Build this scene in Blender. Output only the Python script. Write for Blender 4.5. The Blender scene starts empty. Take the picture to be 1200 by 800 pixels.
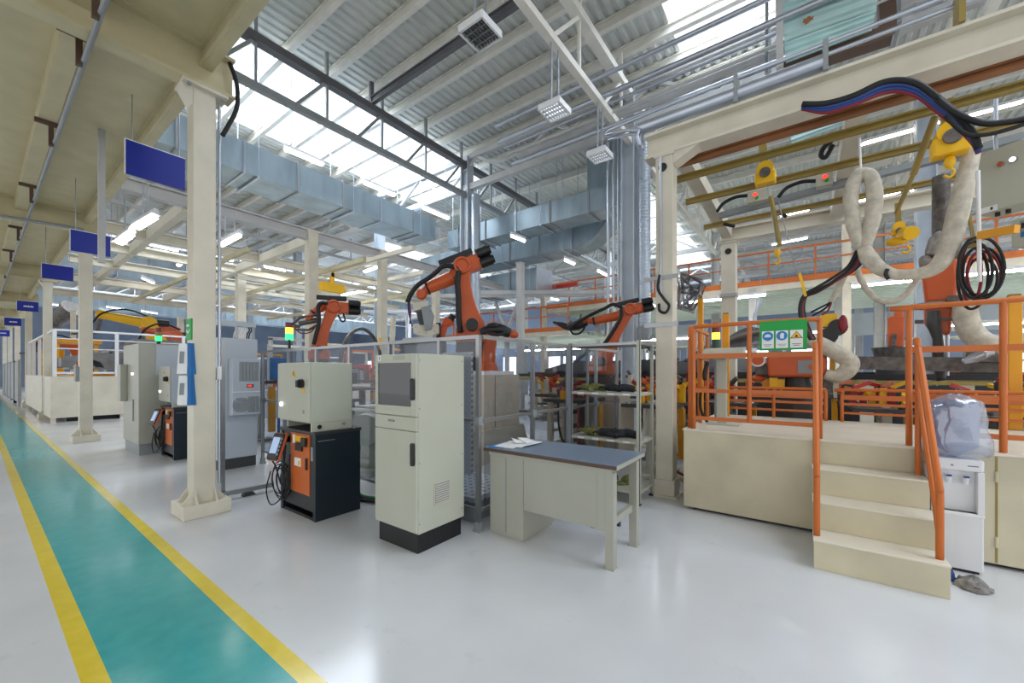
import bpy, math, random
from mathutils import Vector, Matrix
random.seed(7)
DAY, WORLD, EXPO = 40.0, 1.2, 0.32                     # daylight through a square metre of skylight, open-side daylight, exposure
V = Vector
COL = bpy.context.scene.collection
PI = math.pi

# ---------------------------------------------------------------- camera frame of the place
FPX, CX, HY, EYE = 467.0, 600.0, 436.0, 1.5          # focal length in pixels of the 1200 wide frame, horizon row, eye height
AZ = math.atan2(632.0, 467.0)
SA, CA = math.sin(AZ), math.cos(AZ)
FWD, RGT = V((SA, CA, 0)), V((CA, -SA, 0))


def at(px, py, X=None, Y=None, z=None, D=None):
    """World point seen at a pixel, at a known X, Y, height or depth."""
    d = FWD + RGT * ((px - CX) / FPX) + V((0, 0, -(py - HY) / FPX))
    if X is not None: t = X / d.x
    elif Y is not None: t = Y / d.y
    elif z is not None: t = (z - EYE) / d.z
    else: t = D
    return V((0, 0, EYE)) + d * t


# ---------------------------------------------------------------- materials
def lin(c):
    return tuple(((x / 255) / 12.92 if x / 255 <= 0.04045 else ((x / 255 + 0.055) / 1.055) ** 2.4) for x in c) + (1.0,)


def mat(name, rgb, rough=0.5, metal=0.0, var=0.06, scale=3.0, emit=0.0, bump=0.0, spec=0.5, stretch=None):
    m = bpy.data.materials.new(name); m.use_nodes = True
    nt = m.node_tree; b = nt.nodes['Principled BSDF']
    b.inputs['Roughness'].default_value = rough; b.inputs['Metallic'].default_value = metal
    b.inputs['Specular IOR Level'].default_value = spec
    c = lin(rgb)
    if emit:
        b.inputs['Base Color'].default_value = c
        b.inputs['Emission Color'].default_value = c; b.inputs['Emission Strength'].default_value = emit
        return m
    tc = nt.nodes.new('ShaderNodeTexCoord'); mp = nt.nodes.new('ShaderNodeMapping')
    if stretch: mp.inputs['Scale'].default_value = stretch
    nt.links.new(tc.outputs['Object'], mp.inputs['Vector'])
    nz = nt.nodes.new('ShaderNodeTexNoise'); nz.inputs['Scale'].default_value = scale; nz.inputs['Detail'].default_value = 4
    nt.links.new(mp.outputs['Vector'], nz.inputs['Vector'])
    rp = nt.nodes.new('ShaderNodeValToRGB')
    rp.color_ramp.elements[0].position = 0.3; rp.color_ramp.elements[1].position = 0.7
    rp.color_ramp.elements[0].color = tuple(max(0, x * (1 - var * 1.5)) for x in c[:3]) + (1,)
    rp.color_ramp.elements[1].color = tuple(min(1, x * (1 + var)) for x in c[:3]) + (1,)
    nt.links.new(nz.outputs['Fac'], rp.inputs['Fac']); nt.links.new(rp.outputs['Color'], b.inputs['Base Color'])
    if bump:
        bp = nt.nodes.new('ShaderNodeBump'); bp.inputs['Strength'].default_value = bump; bp.inputs['Distance'].default_value = 0.02
        nt.links.new(nz.outputs['Fac'], bp.inputs['Height']); nt.links.new(bp.outputs['Normal'], b.inputs['Normal'])
    return m


def clear_mat(name, tint, gloss=0.1, diffuse=0.0, rough=0.03, bump=.15, bscale=4.0):
    """Thin clear sheet: mostly see-through, some mirror, some milky scatter."""
    m = bpy.data.materials.new(name); m.use_nodes = True
    nt = m.node_tree; nt.nodes.clear()
    out = nt.nodes.new('ShaderNodeOutputMaterial')
    tr = nt.nodes.new('ShaderNodeBsdfTransparent'); tr.inputs['Color'].default_value = lin(tint)
    gl = nt.nodes.new('ShaderNodeBsdfGlossy'); gl.inputs['Roughness'].default_value = rough
    df = nt.nodes.new('ShaderNodeBsdfDiffuse'); df.inputs['Color'].default_value = lin(tint)
    nz = nt.nodes.new('ShaderNodeTexNoise'); nz.inputs['Scale'].default_value = bscale
    bp = nt.nodes.new('ShaderNodeBump'); bp.inputs['Strength'].default_value = bump
    nt.links.new(nz.outputs['Fac'], bp.inputs['Height']); nt.links.new(bp.outputs['Normal'], gl.inputs['Normal'])
    m1 = nt.nodes.new('ShaderNodeMixShader'); m1.inputs['Fac'].default_value = gloss
    m2 = nt.nodes.new('ShaderNodeMixShader'); m2.inputs['Fac'].default_value = diffuse
    nt.links.new(tr.outputs[0], m1.inputs[1]); nt.links.new(gl.outputs[0], m1.inputs[2])
    nt.links.new(m1.outputs[0], m2.inputs[1]); nt.links.new(df.outputs[0], m2.inputs[2])
    nt.links.new(m2.outputs[0], out.inputs['Surface'])
    return m


def floor_mat():
    m = bpy.data.materials.new('epoxy_floor'); m.use_nodes = True
    nt = m.node_tree; b = nt.nodes['Principled BSDF']; N = nt.nodes.new; L = nt.links.new
    geo = N('ShaderNodeNewGeometry'); sep = N('ShaderNodeSeparateXYZ'); L(geo.outputs['Position'], sep.inputs[0])
    nz = N('ShaderNodeTexNoise'); nz.inputs['Scale'].default_value = 1.1; nz.inputs['Detail'].default_value = 6; L(geo.outputs['Position'], nz.inputs['Vector'])
    nf = N('ShaderNodeTexNoise'); nf.inputs['Scale'].default_value = 9; nf.inputs['Detail'].default_value = 5; L(geo.outputs['Position'], nf.inputs['Vector'])

    def ramp(src, a, b_, p0=.35, p1=.7):
        r = N('ShaderNodeValToRGB'); r.color_ramp.elements[0].position = p0; r.color_ramp.elements[1].position = p1
        r.color_ramp.elements[0].color = lin(a); r.color_ramp.elements[1].color = lin(b_); L(src.outputs['Fac'], r.inputs['Fac']); return r
    white = ramp(nz, (208, 210, 214), (218, 219, 222)); teal = ramp(nf, (44, 160, 162), (54, 170, 171)); yel = ramp(nf, (222, 196, 44), (230, 206, 58))

    def band(x0, x1):
        g = N('ShaderNodeMath'); g.operation = 'GREATER_THAN'; g.inputs[1].default_value = x0; L(sep.outputs['X'], g.inputs[0])
        l = N('ShaderNodeMath'); l.operation = 'LESS_THAN'; l.inputs[1].default_value = x1; L(sep.outputs['X'], l.inputs[0])
        q = N('ShaderNodeMath'); q.operation = 'MULTIPLY'; L(g.outputs[0], q.inputs[0]); L(l.outputs[0], q.inputs[1]); return q

    def mix(f, a, b_):
        x = N('ShaderNodeMix'); x.data_type = 'RGBA'; L(f.outputs[0], x.inputs['Factor']); L(a, x.inputs['A']); L(b_, x.inputs['B']); return x.outputs['Result']
    c = mix(band(.31, 1.02), white.outputs['Color'], yel.outputs['Color'])
    c = mix(band(.40, .935), c, teal.outputs['Color'])
    # scuffs
    vo = N('ShaderNodeTexNoise'); vo.inputs['Scale'].default_value = 2.3; vo.inputs['Detail'].default_value = 9; vo.inputs['Roughness'].default_value = .72; L(geo.outputs['Position'], vo.inputs['Vector'])
    sr = N('ShaderNodeValToRGB'); sr.color_ramp.elements[0].position = .60; sr.color_ramp.elements[1].position = .78
    sr.color_ramp.elements[0].color = (0, 0, 0, 1); sr.color_ramp.elements[1].color = (.35, .35, .35, 1); L(vo.outputs['Fac'], sr.inputs['Fac'])
    gx = N('ShaderNodeMix'); gx.data_type = 'RGBA'; L(sr.outputs['Color'], gx.inputs['Factor']); L(c, gx.inputs['A']); gx.inputs['B'].default_value = lin((150, 150, 146))
    L(gx.outputs['Result'], b.inputs['Base Color'])
    rr = N('ShaderNodeMapRange'); rr.inputs['To Min'].default_value = .10; rr.inputs['To Max'].default_value = .24; L(nz.outputs['Fac'], rr.inputs['Value']); L(rr.outputs[0], b.inputs['Roughness'])
    b.inputs['Specular IOR Level'].default_value = .55
    bp = N('ShaderNodeBump'); bp.inputs['Strength'].default_value = .05; bp.inputs['Distance'].default_value = .05
    L(nz.outputs['Fac'], bp.inputs['Height']); L(bp.outputs['Normal'], b.inputs['Normal'])
    return m


def grid_mat(name, a, b_, scale):
    """Perforated or tread plate: a regular dot pattern."""
    m = mat(name, a, .4, .3); nt = m.node_tree; b = nt.nodes['Principled BSDF']
    tc = nt.nodes.new('ShaderNodeTexCoord'); vo = nt.nodes.new('ShaderNodeTexVoronoi'); vo.inputs['Scale'].default_value = scale; vo.inputs['Randomness'].default_value = 0
    nt.links.new(tc.outputs['Object'], vo.inputs['Vector'])
    rp = nt.nodes.new('ShaderNodeValToRGB'); rp.color_ramp.interpolation = 'CONSTANT'
    rp.color_ramp.elements[0].color = lin(b_); rp.color_ramp.elements[1].position = .33; rp.color_ramp.elements[1].color = lin(a)
    nt.links.new(vo.outputs['Distance'], rp.inputs['Fac']); nt.links.new(rp.outputs['Color'], b.inputs['Base Color'])
    return m


M = dict(
    cream=mat('cream_paint', (214, 207, 190), .42), mezz=mat('mezzanine_cream', (198, 188, 152), .5), plat=mat('platform_cream', (208, 198, 170), .5, var=.1, scale=2),
    tread=mat('tread_cream', (224, 216, 198), .4, var=.04, scale=3),
    grey=mat('light_grey_enamel', (186, 187, 172), .38, var=.02), desk=mat('desk_grey', (170, 170, 158), .4, var=.03), bluegrey=mat('blue_grey_enamel', (182, 190, 200), .35, var=.02),
    midgrey=mat('mid_grey_enamel', (140, 145, 148), .45), dgrey=mat('dark_grey', (66, 67, 68), .5), black=mat('black_plastic', (22, 22, 24), .4), rubber=mat('black_rubber', (18, 18, 20), .55),
    navy=mat('navy_enamel', (20, 34, 44), .38, var=.03), charcoal=mat('charcoal_enamel', (48, 48, 50), .45),
    orange=mat('robot_orange', (200, 88, 38), .38, var=.05), doororange=mat('orange_door_enamel', (200, 98, 34), .4, var=.03), rail=mat('rail_orange', (202, 106, 38), .38, var=.06),
    yellow=mat('signal_yellow', (240, 186, 20), .4), amber=mat('amber_post_yellow', (232, 160, 22), .4), olive=mat('olive_beam', (150, 128, 62), .5, var=.12), rust=mat('rust_brown_beam', (146, 94, 56), .5, var=.12),
    red=mat('signal_red', (190, 40, 34), .4), dred=mat('hose_dark_red', (140, 28, 44), .45), blue=mat('sign_blue', (4, 34, 152), .45, var=.03), hblue=mat('hose_blue', (40, 70, 140), .45), green=mat('sign_green', (22, 160, 66), .5, var=.02),
    white=mat('white_enamel', (228, 229, 232), .35, var=.02), paper=mat('paper', (236, 236, 236), .7, var=.02), lblue=mat('folder_blue', (28, 108, 176), .5), pict=mat('pictogram_blue', (24, 130, 196), .5, var=.01),
    alu=mat('aluminium', (160, 162, 164), .32, .75, var=.04), galv=mat('galvanised', (152, 168, 178), .38, .55, var=.16, scale=1.2, stretch=(1.6, 1.6, .5)), pipe=mat('steel_pipe', (186, 192, 204), .28, .8), spiral=mat('spiral_duct', (168, 178, 190), .36, .6),
    roof=mat('roof_sheet', (206, 209, 206), .5, .1, var=.05), purl=mat('purlin_paint', (226, 223, 215), .5), tru=mat('truss_grey', (190, 190, 190), .45), dtru=mat('dark_truss', (92, 92, 96), .5), gcol=mat('grey_column_paint', (178, 187, 197), .45),
    wallm=mat('wall_panel', (128, 142, 162), .6, var=.08, scale=.6), beige=mat('beige_pedestal', (214, 204, 184), .45, var=.05), dtop=mat('desk_laminate', (112, 128, 148), .3, var=.05), brown=mat('brown_edge', (88, 66, 54), .5),
    cloth=mat('hose_cloth', (202, 194, 178), .85, var=.14, scale=14, bump=.5), rag=mat('grey_rag', (150, 146, 142), .9, var=.25, scale=20, bump=.6), glove=mat('dark_glove', (40, 42, 50), .85, var=.3, scale=20, bump=.5), olglove=mat('olive_glove', (122, 124, 72), .85, var=.3, scale=18, bump=.5),
    body=mat('bare_car_steel', (128, 128, 130), .32, .7, var=.12), dbody=mat('dark_car_steel', (92, 92, 96), .34, .6, var=.1), iron=mat('gun_iron', (104, 98, 94), .45, .4, var=.3, scale=12), tooling=mat('tooling_beige', (206, 200, 184), .45, var=.05),
    plate=grid_mat('tread_plate', (196, 200, 204), (130, 134, 140), 14), perf=grid_mat('perforated_plate', (206, 210, 214), (110, 114, 122), 11),
    pane=clear_mat('clear_panel', (232, 234, 238), .05, .0), smoke=clear_mat('smoked_window', (44, 46, 50), .12, .0), bag=clear_mat('plastic_bag', (226, 230, 240), .22, .20, .08, .9, 16), bottle=clear_mat('water_bottle', (130, 170, 222), .14, .40, .06), sky=clear_mat('skylight_sheet', (246, 250, 255), .05, .05), film=clear_mat('wrinkled_film', (225, 228, 235), .3, .12, .1),
    tealsheet=mat('teal_sheet', (198, 226, 226), .35, .3, var=.12, scale=1.5), greensheet=mat('pale_green_sheet', (220, 232, 220), .45, var=.05), brick=mat('rust_panel', (190, 96, 66), .6, var=.15, scale=6),
    lamp=mat('lamp_tube', (255, 252, 240), emit=11.0), lamps=mat('strong_lamp_tube', (255, 252, 240), emit=30.0), lampw=mat('louvre_lamp', (244, 250, 255), emit=1.7), lampred=mat('red_signal', (255, 40, 30), emit=2.5), lampgreen=mat('green_signal', (40, 230, 110), emit=2.5), lampamber=mat('amber_signal', (255, 190, 60), emit=2.5), redoff=mat('red_lens', (120, 24, 24), .3), greenoff=mat('green_lens', (20, 74, 60), .3), whiteled=mat('white_signal', (250, 250, 255), emit=4.0), screen=mat('pendant_screen', (150, 170, 200), emit=.5), day=mat('daylit_window', (240, 246, 255), emit=1.6),
    floor=floor_mat(),
)


# ---------------------------------------------------------------- mesh builder
WM = {}                                               # world matrix of each object built


class MB:
    def __init__(s): s.v, s.f, s.sm = [], [], []

    def add(s, vs, fs, smooth=False):
        b = len(s.v); s.v += [V(v) for v in vs]; s.f += [tuple(b + i for i in f) for f in fs]; s.sm += [smooth] * len(fs); return s

    def box(s, x0, x1, y0, y1, z0, z1):
        x0, x1 = min(x0, x1), max(x0, x1); y0, y1 = min(y0, y1), max(y0, y1); z0, z1 = min(z0, z1), max(z0, z1)
        vs = [(x, y, z) for z in (z0, z1) for x, y in ((x0, y0), (x1, y0), (x1, y1), (x0, y1))]
        return s.add(vs, [(3, 2, 1, 0), (4, 5, 6, 7), (0, 1, 5, 4), (1, 2, 6, 5), (2, 3, 7, 6), (3, 0, 4, 7)])

    def obox(s, c, ax, ay, az):
        """Box with a corner-free centre and three half axes."""
        c, ax, ay, az = V(c), V(ax), V(ay), V(az)
        vs = [c + ax * i + ay * j + az * k for k in (-1, 1) for i, j in ((-1, -1), (1, -1), (1, 1), (-1, 1))]
        fs = [(3, 2, 1, 0), (4, 5, 6, 7), (0, 1, 5, 4), (1, 2, 6, 5), (2, 3, 7, 6), (3, 0, 4, 7)]
        if ax.cross(ay).dot(az) < 0: fs = [f[::-1] for f in fs]
        return s.add(vs, fs)

    def bar(s, p, q, w, h=None, up=(0, 0, 1)):
        p, q = V(p), V(q); h = h or w; d = q - p
        u = V(up)
        if d.normalized().cross(u).length < 1e-3: u = V((1, 0, 0))
        sd = d.cross(u).normalized(); up2 = sd.cross(d).normalized()
        return s.obox((p + q) / 2, d / 2, sd * w / 2, up2 * h / 2)

    def ibeam(s, p, q, h, w, t=.02, up=(0, 0, 1)):
        p, q, u = V(p), V(q), V(up).normalized()
        s.bar(p + u * (h / 2 - t / 2), q + u * (h / 2 - t / 2), w, t, up); s.bar(p - u * (h / 2 - t / 2), q - u * (h / 2 - t / 2), w, t, up)
        return s.bar(p, q, t, h - 2 * t, up)

    def cyl(s, p, q, r, r2=None, n=14, smooth=True):
        p, q = V(p), V(q); r2 = r if r2 is None else r2; d = (q - p).normalized()
        a = d.cross(V((0, 0, 1)))
        if a.length < 1e-3: a = V((1, 0, 0))
        a.normalize(); b = d.cross(a)
        rg = [[c + (a * math.cos(2 * PI * i / n) + b * math.sin(2 * PI * i / n)) * rr for i in range(n)] for c, rr in ((p, r), (q, r2))]
        s.add(rg[0] + rg[1], [(i, (i + 1) % n, n + (i + 1) % n, n + i) for i in range(n)], smooth)
        s.add(rg[0], [tuple(range(n))[::-1]]); return s.add(rg[1], [tuple(range(n))])

    def tube(s, pts, r, n=8, sub=6):
        """Round hose through points; r is one radius or one per point."""
        pts = [V(p) for p in pts]; rs = r if isinstance(r, (list, tuple)) else [r] * len(pts)
        P, R = [], []
        if len(pts) == 2 or sub <= 1: P, R = pts, list(rs)
        else:
            e = [pts[0] * 2 - pts[1]] + pts + [pts[-1] * 2 - pts[-2]]
            for i in range(1, len(e) - 2):
                for k in range(sub):
                    t = k / sub; a, b, c, d = e[i - 1:i + 3]
                    P.append(((b * 2) + (c - a) * t + (a * 2 - b * 5 + c * 4 - d) * t * t + (b * 3 - a - c * 3 + d) * t ** 3) * .5)
                    R.append(rs[i - 1] * (1 - t) + rs[i] * t)
            P.append(pts[-1]); R.append(rs[-1])
        rings, a = [], None
        for i, p in enumerate(P):
            d = (P[min(i + 1, len(P) - 1)] - P[max(i - 1, 0)]).normalized()
            if a is None:
                a = d.cross(V((0, 0, 1)))
                if a.length < 1e-3: a = V((1, 0, 0))
            a = (a - d * a.dot(d)).normalized(); b = d.cross(a)
            rings += [p + (a * math.cos(2 * PI * k / n) + b * math.sin(2 * PI * k / n)) * R[i] for k in range(n)]
        m = len(P)
        fs = [(i * n + k, i * n + (k + 1) % n, (i + 1) * n + (k + 1) % n, (i + 1) * n + k) for i in range(m - 1) for k in range(n)]
        b0 = len(s.v); s.add(rings, fs, True)
        s.f += [tuple(b0 + k for k in range(n))[::-1], tuple(b0 + (m - 1) * n + k for k in range(n))]; s.sm += [False, False]
        return s

    def prism(s, poly, ext):
        poly = [V(p) for p in poly]; ext = V(ext); n = len(poly)
        nrm = V((0, 0, 0))
        for i in range(n): nrm += poly[i].cross(poly[(i + 1) % n])
        if nrm.dot(ext) < 0: poly = poly[::-1]
        vs = poly + [p + ext for p in poly]
        return s.add(vs, [tuple(range(n))[::-1], tuple(range(n, 2 * n))] + [(i, (i + 1) % n, n + (i + 1) % n, n + i) for i in range(n)])

    def ball(s, c, r, n=12, m=8, ax=None):
        c = V(c); r = V((r, r, r)) if not hasattr(r, '__len__') else V(r)
        vs = [c + V((0, 0, -r.z))]
        for j in range(1, m):
            t = PI * j / m - PI / 2
            vs += [c + V((r.x * math.cos(t) * math.cos(2 * PI * i / n), r.y * math.cos(t) * math.sin(2 * PI * i / n), r.z * math.sin(t))) for i in range(n)]
        vs.append(c + V((0, 0, r.z))); top = len(vs) - 1
        fs = [(0, 1 + (i + 1) % n, 1 + i) for i in range(n)]
        for j in range(m - 2): fs += [(1 + j * n + i, 1 + j * n + (i + 1) % n, 1 + (j + 1) * n + (i + 1) % n, 1 + (j + 1) * n + i) for i in range(n)]
        fs += [(1 + (m - 2) * n + i, 1 + (m - 2) * n + (i + 1) % n, top) for i in range(n)]
        return s.add(vs, fs, True)

    def lathe(s, c, prof, n=24):
        c = V(c); rings = [c + V((r * math.cos(2 * PI * i / n), r * math.sin(2 * PI * i / n), z)) for r, z in prof for i in range(n)]
        m = len(prof); b = len(s.v)
        s.add(rings, [(j * n + i, j * n + (i + 1) % n, (j + 1) * n + (i + 1) % n, (j + 1) * n + i) for j in range(m - 1) for i in range(n)], True)
        s.f += [tuple(b + i for i in range(n))[::-1], tuple(b + (m - 1) * n + i for i in range(n))]; s.sm += [False, False]; return s

    def build(s, name, m, parent=None, bevel=0.0):
        wm = WM[parent.name] if parent else Matrix()
        o0 = wm.inverted()
        me = bpy.data.meshes.new(name); me.from_pydata([o0 @ v for v in s.v], [], s.f); me.update()
        me.polygons.foreach_set('use_smooth', s.sm)
        me.materials.append(M[m] if isinstance(m, str) else m)
        o = bpy.data.objects.new(name, me); COL.objects.link(o)
        WM[o.name] = wm
        if parent: o.parent = parent
        if bevel:
            bv = o.modifiers.new('bevel', 'BEVEL'); bv.width = bevel; bv.segments = 2; bv.limit_method = 'ANGLE'
        return o


def tag(o, label, cat, group=None, kind=None):
    o['label'] = label; o['category'] = cat
    if group: o['group'] = group
    if kind: o['kind'] = kind
    return o


def thing(name, label, cat, loc, group=None, rz=0):
    o = bpy.data.objects.new(name, None); COL.objects.link(o)
    o.location = loc; o.rotation_euler = (0, 0, rz); o.empty_display_size = .1
    WM[o.name] = Matrix.Translation(V(loc)) @ Matrix.Rotation(rz, 4, 'Z')
    return tag(o, label, cat, group)


def one(name, mb, m, label, cat, group=None, bevel=0.0, kind='thing'):
    o = mb.build(name, m, None, bevel); return tag(o, label, cat, group, kind)


def struct(name, mb, m, parent=None):
    o = mb.build(name, m, parent)
    if not parent: o['kind'] = 'structure'; o['label'] = 'hall ' + name.replace('_', ' ') + ' of the factory building'; o['category'] = name.split('_')[0]
    return o


def dup(root, loc, label, group=None, rz=None):
    r = root.copy(); COL.objects.link(r); r.location = loc
    if rz is not None: r.rotation_euler = (0, 0, rz)
    r['label'] = label
    if group: r['group'] = group
    for ch in list(root.children):
        c = ch.copy(); COL.objects.link(c); c.parent = r
        for g in list(ch.children):
            d = g.copy(); COL.objects.link(d); d.parent = c
    return r


ORD = ['first', 'second', 'third', 'fourth', 'fifth', 'sixth', 'seventh', 'eighth', 'ninth', 'tenth', 'eleventh', 'twelfth', 'thirteenth', 'fourteenth', 'fifteenth', 'sixteenth']

# ================================================================ SETTING
X0, X1, Y0, Y1, ZR = -7.0, 40.0, -11.0, 64.0, 9.4
struct('floor', MB().box(X0 - 6, X1, Y0 - 6, Y1, -.12, 0), 'floor')
struct('wall_far', MB().box(X0, X1 + .3, Y1, Y1 + .3, 0, ZR + .3), 'wallm')
w = MB().box(X1, X1 + .3, Y0, Y1, 0, 1.0).box(X1, X1 + .3, Y0, Y1, 3.4, ZR + .3)
for k in range(13): w.box(X1, X1 + .3, Y0 + k * 6.0, Y0 + k * 6.0 + (1.6 if k % 3 else 3.2), 1.0, 3.4)
struct('wall_side', w, 'wallm')
for k in range(12):
    y0 = Y0 + k * 6.0 + (1.6 if k % 3 else 3.2); y1 = Y0 + (k + 1) * 6.0
    o = struct('window_%d' % (k + 3), MB().box(X1 + .1, X1 + .16, y0, y1, 1.0, 3.4), 'day')

# roof deck: corrugated sheets with the ribs running across the purlins, open where the skylights are
SKY = [(1.6, 12.8, 10.3, 14.5), (8.75, 11.2, .1, 2.5), (15, 30, 20.5, 24), (4, 34, 30.5, 34), (17, 30, 5.5, 7.5), (4, 34, 42, 45), (2.2, 8.2, -9.5, -2.9)]  # last opening is out of view, added to brighten the near floor


def corrugated(x0, x1, y0, y1, z, pitch=.2, h=.045):
    m = MB(); n = max(2, int((y1 - y0) / pitch)); p = (y1 - y0) / n; vs, fs = [], []
    for i in range(n):
        y = y0 + i * p
        for dy, dz in ((0, 0), (.35, 0), (.5, h), (.85, h)): vs += [(x0, y + dy * p, z + dz), (x1, y + dy * p, z + dz)]
    vs += [(x0, y1, z), (x1, y1, z)]
    fs = [(2 * i, 2 * i + 2, 2 * i + 3, 2 * i + 1) for i in range(len(vs) // 2 - 1)]
    return m.add(vs, fs)


roofm = MB()
xs = sorted({X0, X1} | {a for s in SKY for a in s[:2]}); ys = sorted({Y0, Y1} | {a for s in SKY for a in s[2:]})
for j in range(len(ys) - 1):
    run = None
    for i in range(len(xs) - 1):
        cx, cy = (xs[i] + xs[i + 1]) / 2, (ys[j] + ys[j + 1]) / 2
        hole = any(s[0] < cx < s[1] and s[2] < cy < s[3] for s in SKY)
        if not hole and run is None: run = xs[i]
        if run is not None and (hole or i == len(xs) - 2):
            e = xs[i] if hole else xs[i + 1]; c = corrugated(run, e, ys[j], ys[j + 1], ZR, .22 if cy < 20 else .4); roofm.add(c.v, c.f); run = None
struct('ceiling', roofm, 'roof')
for k, (a, b, c, d) in enumerate(SKY[:2]):
    struct('window_%d' % (k + 1), MB().box(a, b, c, d, ZR + .05, ZR + .07), 'sky')
for k, (a, b, c, d) in enumerate(SKY[2:]):
    struct('window_%d' % (k + 20), MB().box(a, b, c, d, ZR + .05, ZR + .07), 'sky')


def area(name, loc, sx, sy, power, col=(1, 1, 1), rot=(0, 0, 0)):
    l = bpy.data.lights.new(name, 'AREA'); l.shape = 'RECTANGLE'; l.size, l.size_y, l.energy, l.color = sx, sy, power, col
    o = bpy.data.objects.new(name, l); o.location = loc; o.rotation_euler = rot; COL.objects.link(o); return o


for k, (a, b, c, d) in enumerate(SKY):      # daylight above each skylight sheet, the added unseen one included
    dim = .7 if d < -2 else 1
    area('skylight_daylight', ((a + b) / 2, (c + d) / 2, ZR + .5), b - a + .3, d - c + .3, dim * DAY * (b - a) * (d - c), (.93, .97, 1.0))

# purlins
PX = [-4.5, -2.5, -.5, 1.5, 2.5, 3.5, 4.5, 5.54, 6.55, 7.46, 8.45, 9.4, 10.4, 11.4, 12.4, 14, 16, 18, 20, 22, 24, 26, 28, 30, 33, 36]
p0 = None
for i, x in enumerate(PX):
    if p0 is None:
        p0 = one('roof_purlin', MB().ibeam((x, Y0, ZR - .13), (x, Y1, ZR - .13), .24, .12, .03), 'purl', '', 'roof beam', 'white purlins under the roof sheets'); o = p0; bx = x
    else:
        o = p0.copy(); COL.objects.link(o); o.location = (x - bx, 0, 0)
    o['label'] = 'white roof purlin below the corrugated sheets, %s from the lane side' % (ORD[i] if i < 16 else '%dth' % (i + 1))
one('crane_rail', MB().ibeam((6.3, Y0, 8.7), (6.3, 9.3, 8.7), .2, .1, .03).bar((6.3, 9.3, 8.55), (6.3, 9.3, 9.2), .09), 'dtru', 'dark steel rail running under the white purlins to the dark truss', 'rail')

# trusses across the hall
def truss(y, mname, label, x0=-5, x1=38, zb=7.5, zt=8.55, step=1.55, mchord=None, w=.14):
    t = thing('roof_truss', label, 'truss', (x0, y, zb), 'steel trusses across the hall')
    MB().bar((x0, y, zt), (x1, y, zt), w * 1.5, w * 1.2).build('top_chord', mchord or mname, t)
    MB().bar((x0, y, zb), (x1, y, zb), w, w).build('bottom_chord', mname, t)
    n = int((x1 - x0) / step)
    for i in range(n):
        a = x0 + i * step; r = w * .5
        MB().bar((a, y, zb), (a + step / 2, y, zt), r, r).bar((a + step / 2, y, zt), (a + step / 2, y, zb), r * .8, r * .8).bar((a + step / 2, y, zt), (a + step / 2, y, ZR - .2), r, r).build('brace', mname, t)
    return t


truss(9.3, 'midgrey', 'dark topped steel truss along the near edge of the wide skylight', zb=7.5, zt=8.5, mchord='dtru')
truss(3.6, 'purl', 'white steel truss carrying the three hanging louvre lamps', zb=7.35, zt=8.5, step=2.2)
truss(-2.4, 'purl', 'white steel truss crossing the narrow skylight above the cream beam', zb=7.4, zt=8.5, step=2.2)
for y, l in ((15.2, 'first pale steel truss behind the wide skylight'), (21.2, 'second pale steel truss behind the wide skylight'), (27.2, 'third pale steel truss behind the wide skylight'), (35, 'fourth pale steel truss behind the wide skylight'), (46, 'deepest pale steel truss behind the wide skylight')):
    truss(y, 'tru', l, zb=8.0, zt=8.8, step=2.4)
for x, l in ((10.0, 'long steel girder on the row of blue grey columns'), (22.0, 'long steel girder deep in the hall beyond the blue grey columns'), (30.0, 'long steel girder close to the side wall of the hall')):
    t = thing('roof_girder', l, 'truss', (x, 9, 7.4), 'steel girders along the hall')
    MB().bar((x, Y0, 7.75), (x, 60, 7.75), .16, .2).build('bottom_chord', 'tru', t); MB().bar((x, Y0, 8.75), (x, 60, 8.75), .16, .16).build('top_chord', 'tru', t)
    for i in range(24): MB().bar((x, -10 + i * 2.9, 7.8), (x, -8.55 + i * 2.9, 8.7), .08).bar((x, -8.55 + i * 2.9, 8.7), (x, -7.1 + i * 2.9, 7.8), .08).build('brace', 'tru', t)

# hall columns on the X=10 line
HC = [(13, -2.2), (10, 3.65), (10, 9.3), (10, 14.2), (10, 21.2), (10, 27.2), (10, 35), (22, -2.4), (22, 3.65), (22, 9.3), (22, 15.2), (22, 21.2), (22, 27.2), (30, -2.4), (30, 9.3), (30, 21.2)]
HL = ['behind the orange handling robot', 'between the cream column and the hanging pipes', 'behind the biggest orange robot with a spiral duct beside it', 'under the galvanised duct beside a slim cream post', 'deep in the hall behind the welding robot', 'deep in the hall beyond the signal tower', 'standing furthest along the duct row', 'under the pale green mezzanine behind the padded hoses', 'under the pale green mezzanine behind the cream column', 'beyond the mezzanine railing behind the spiral duct', 'far beyond the galvanised ducts', 'far beyond the cream frame', 'deep in the hall near the far wall', 'near the side wall behind the mezzanine', 'near the side wall behind the ducts', 'near the side wall deep in the hall']
for (x, y), l in zip(HC, HL):
    g = MB().ibeam((x, y, .0), (x, y, 8.75), .34, .30, .03, up=(0, 1, 0))
    one('steel_column', g, 'gcol' if x < 20 else 'tru', 'blue grey steel hall column ' + l, 'column', 'steel columns of the hall')
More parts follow.
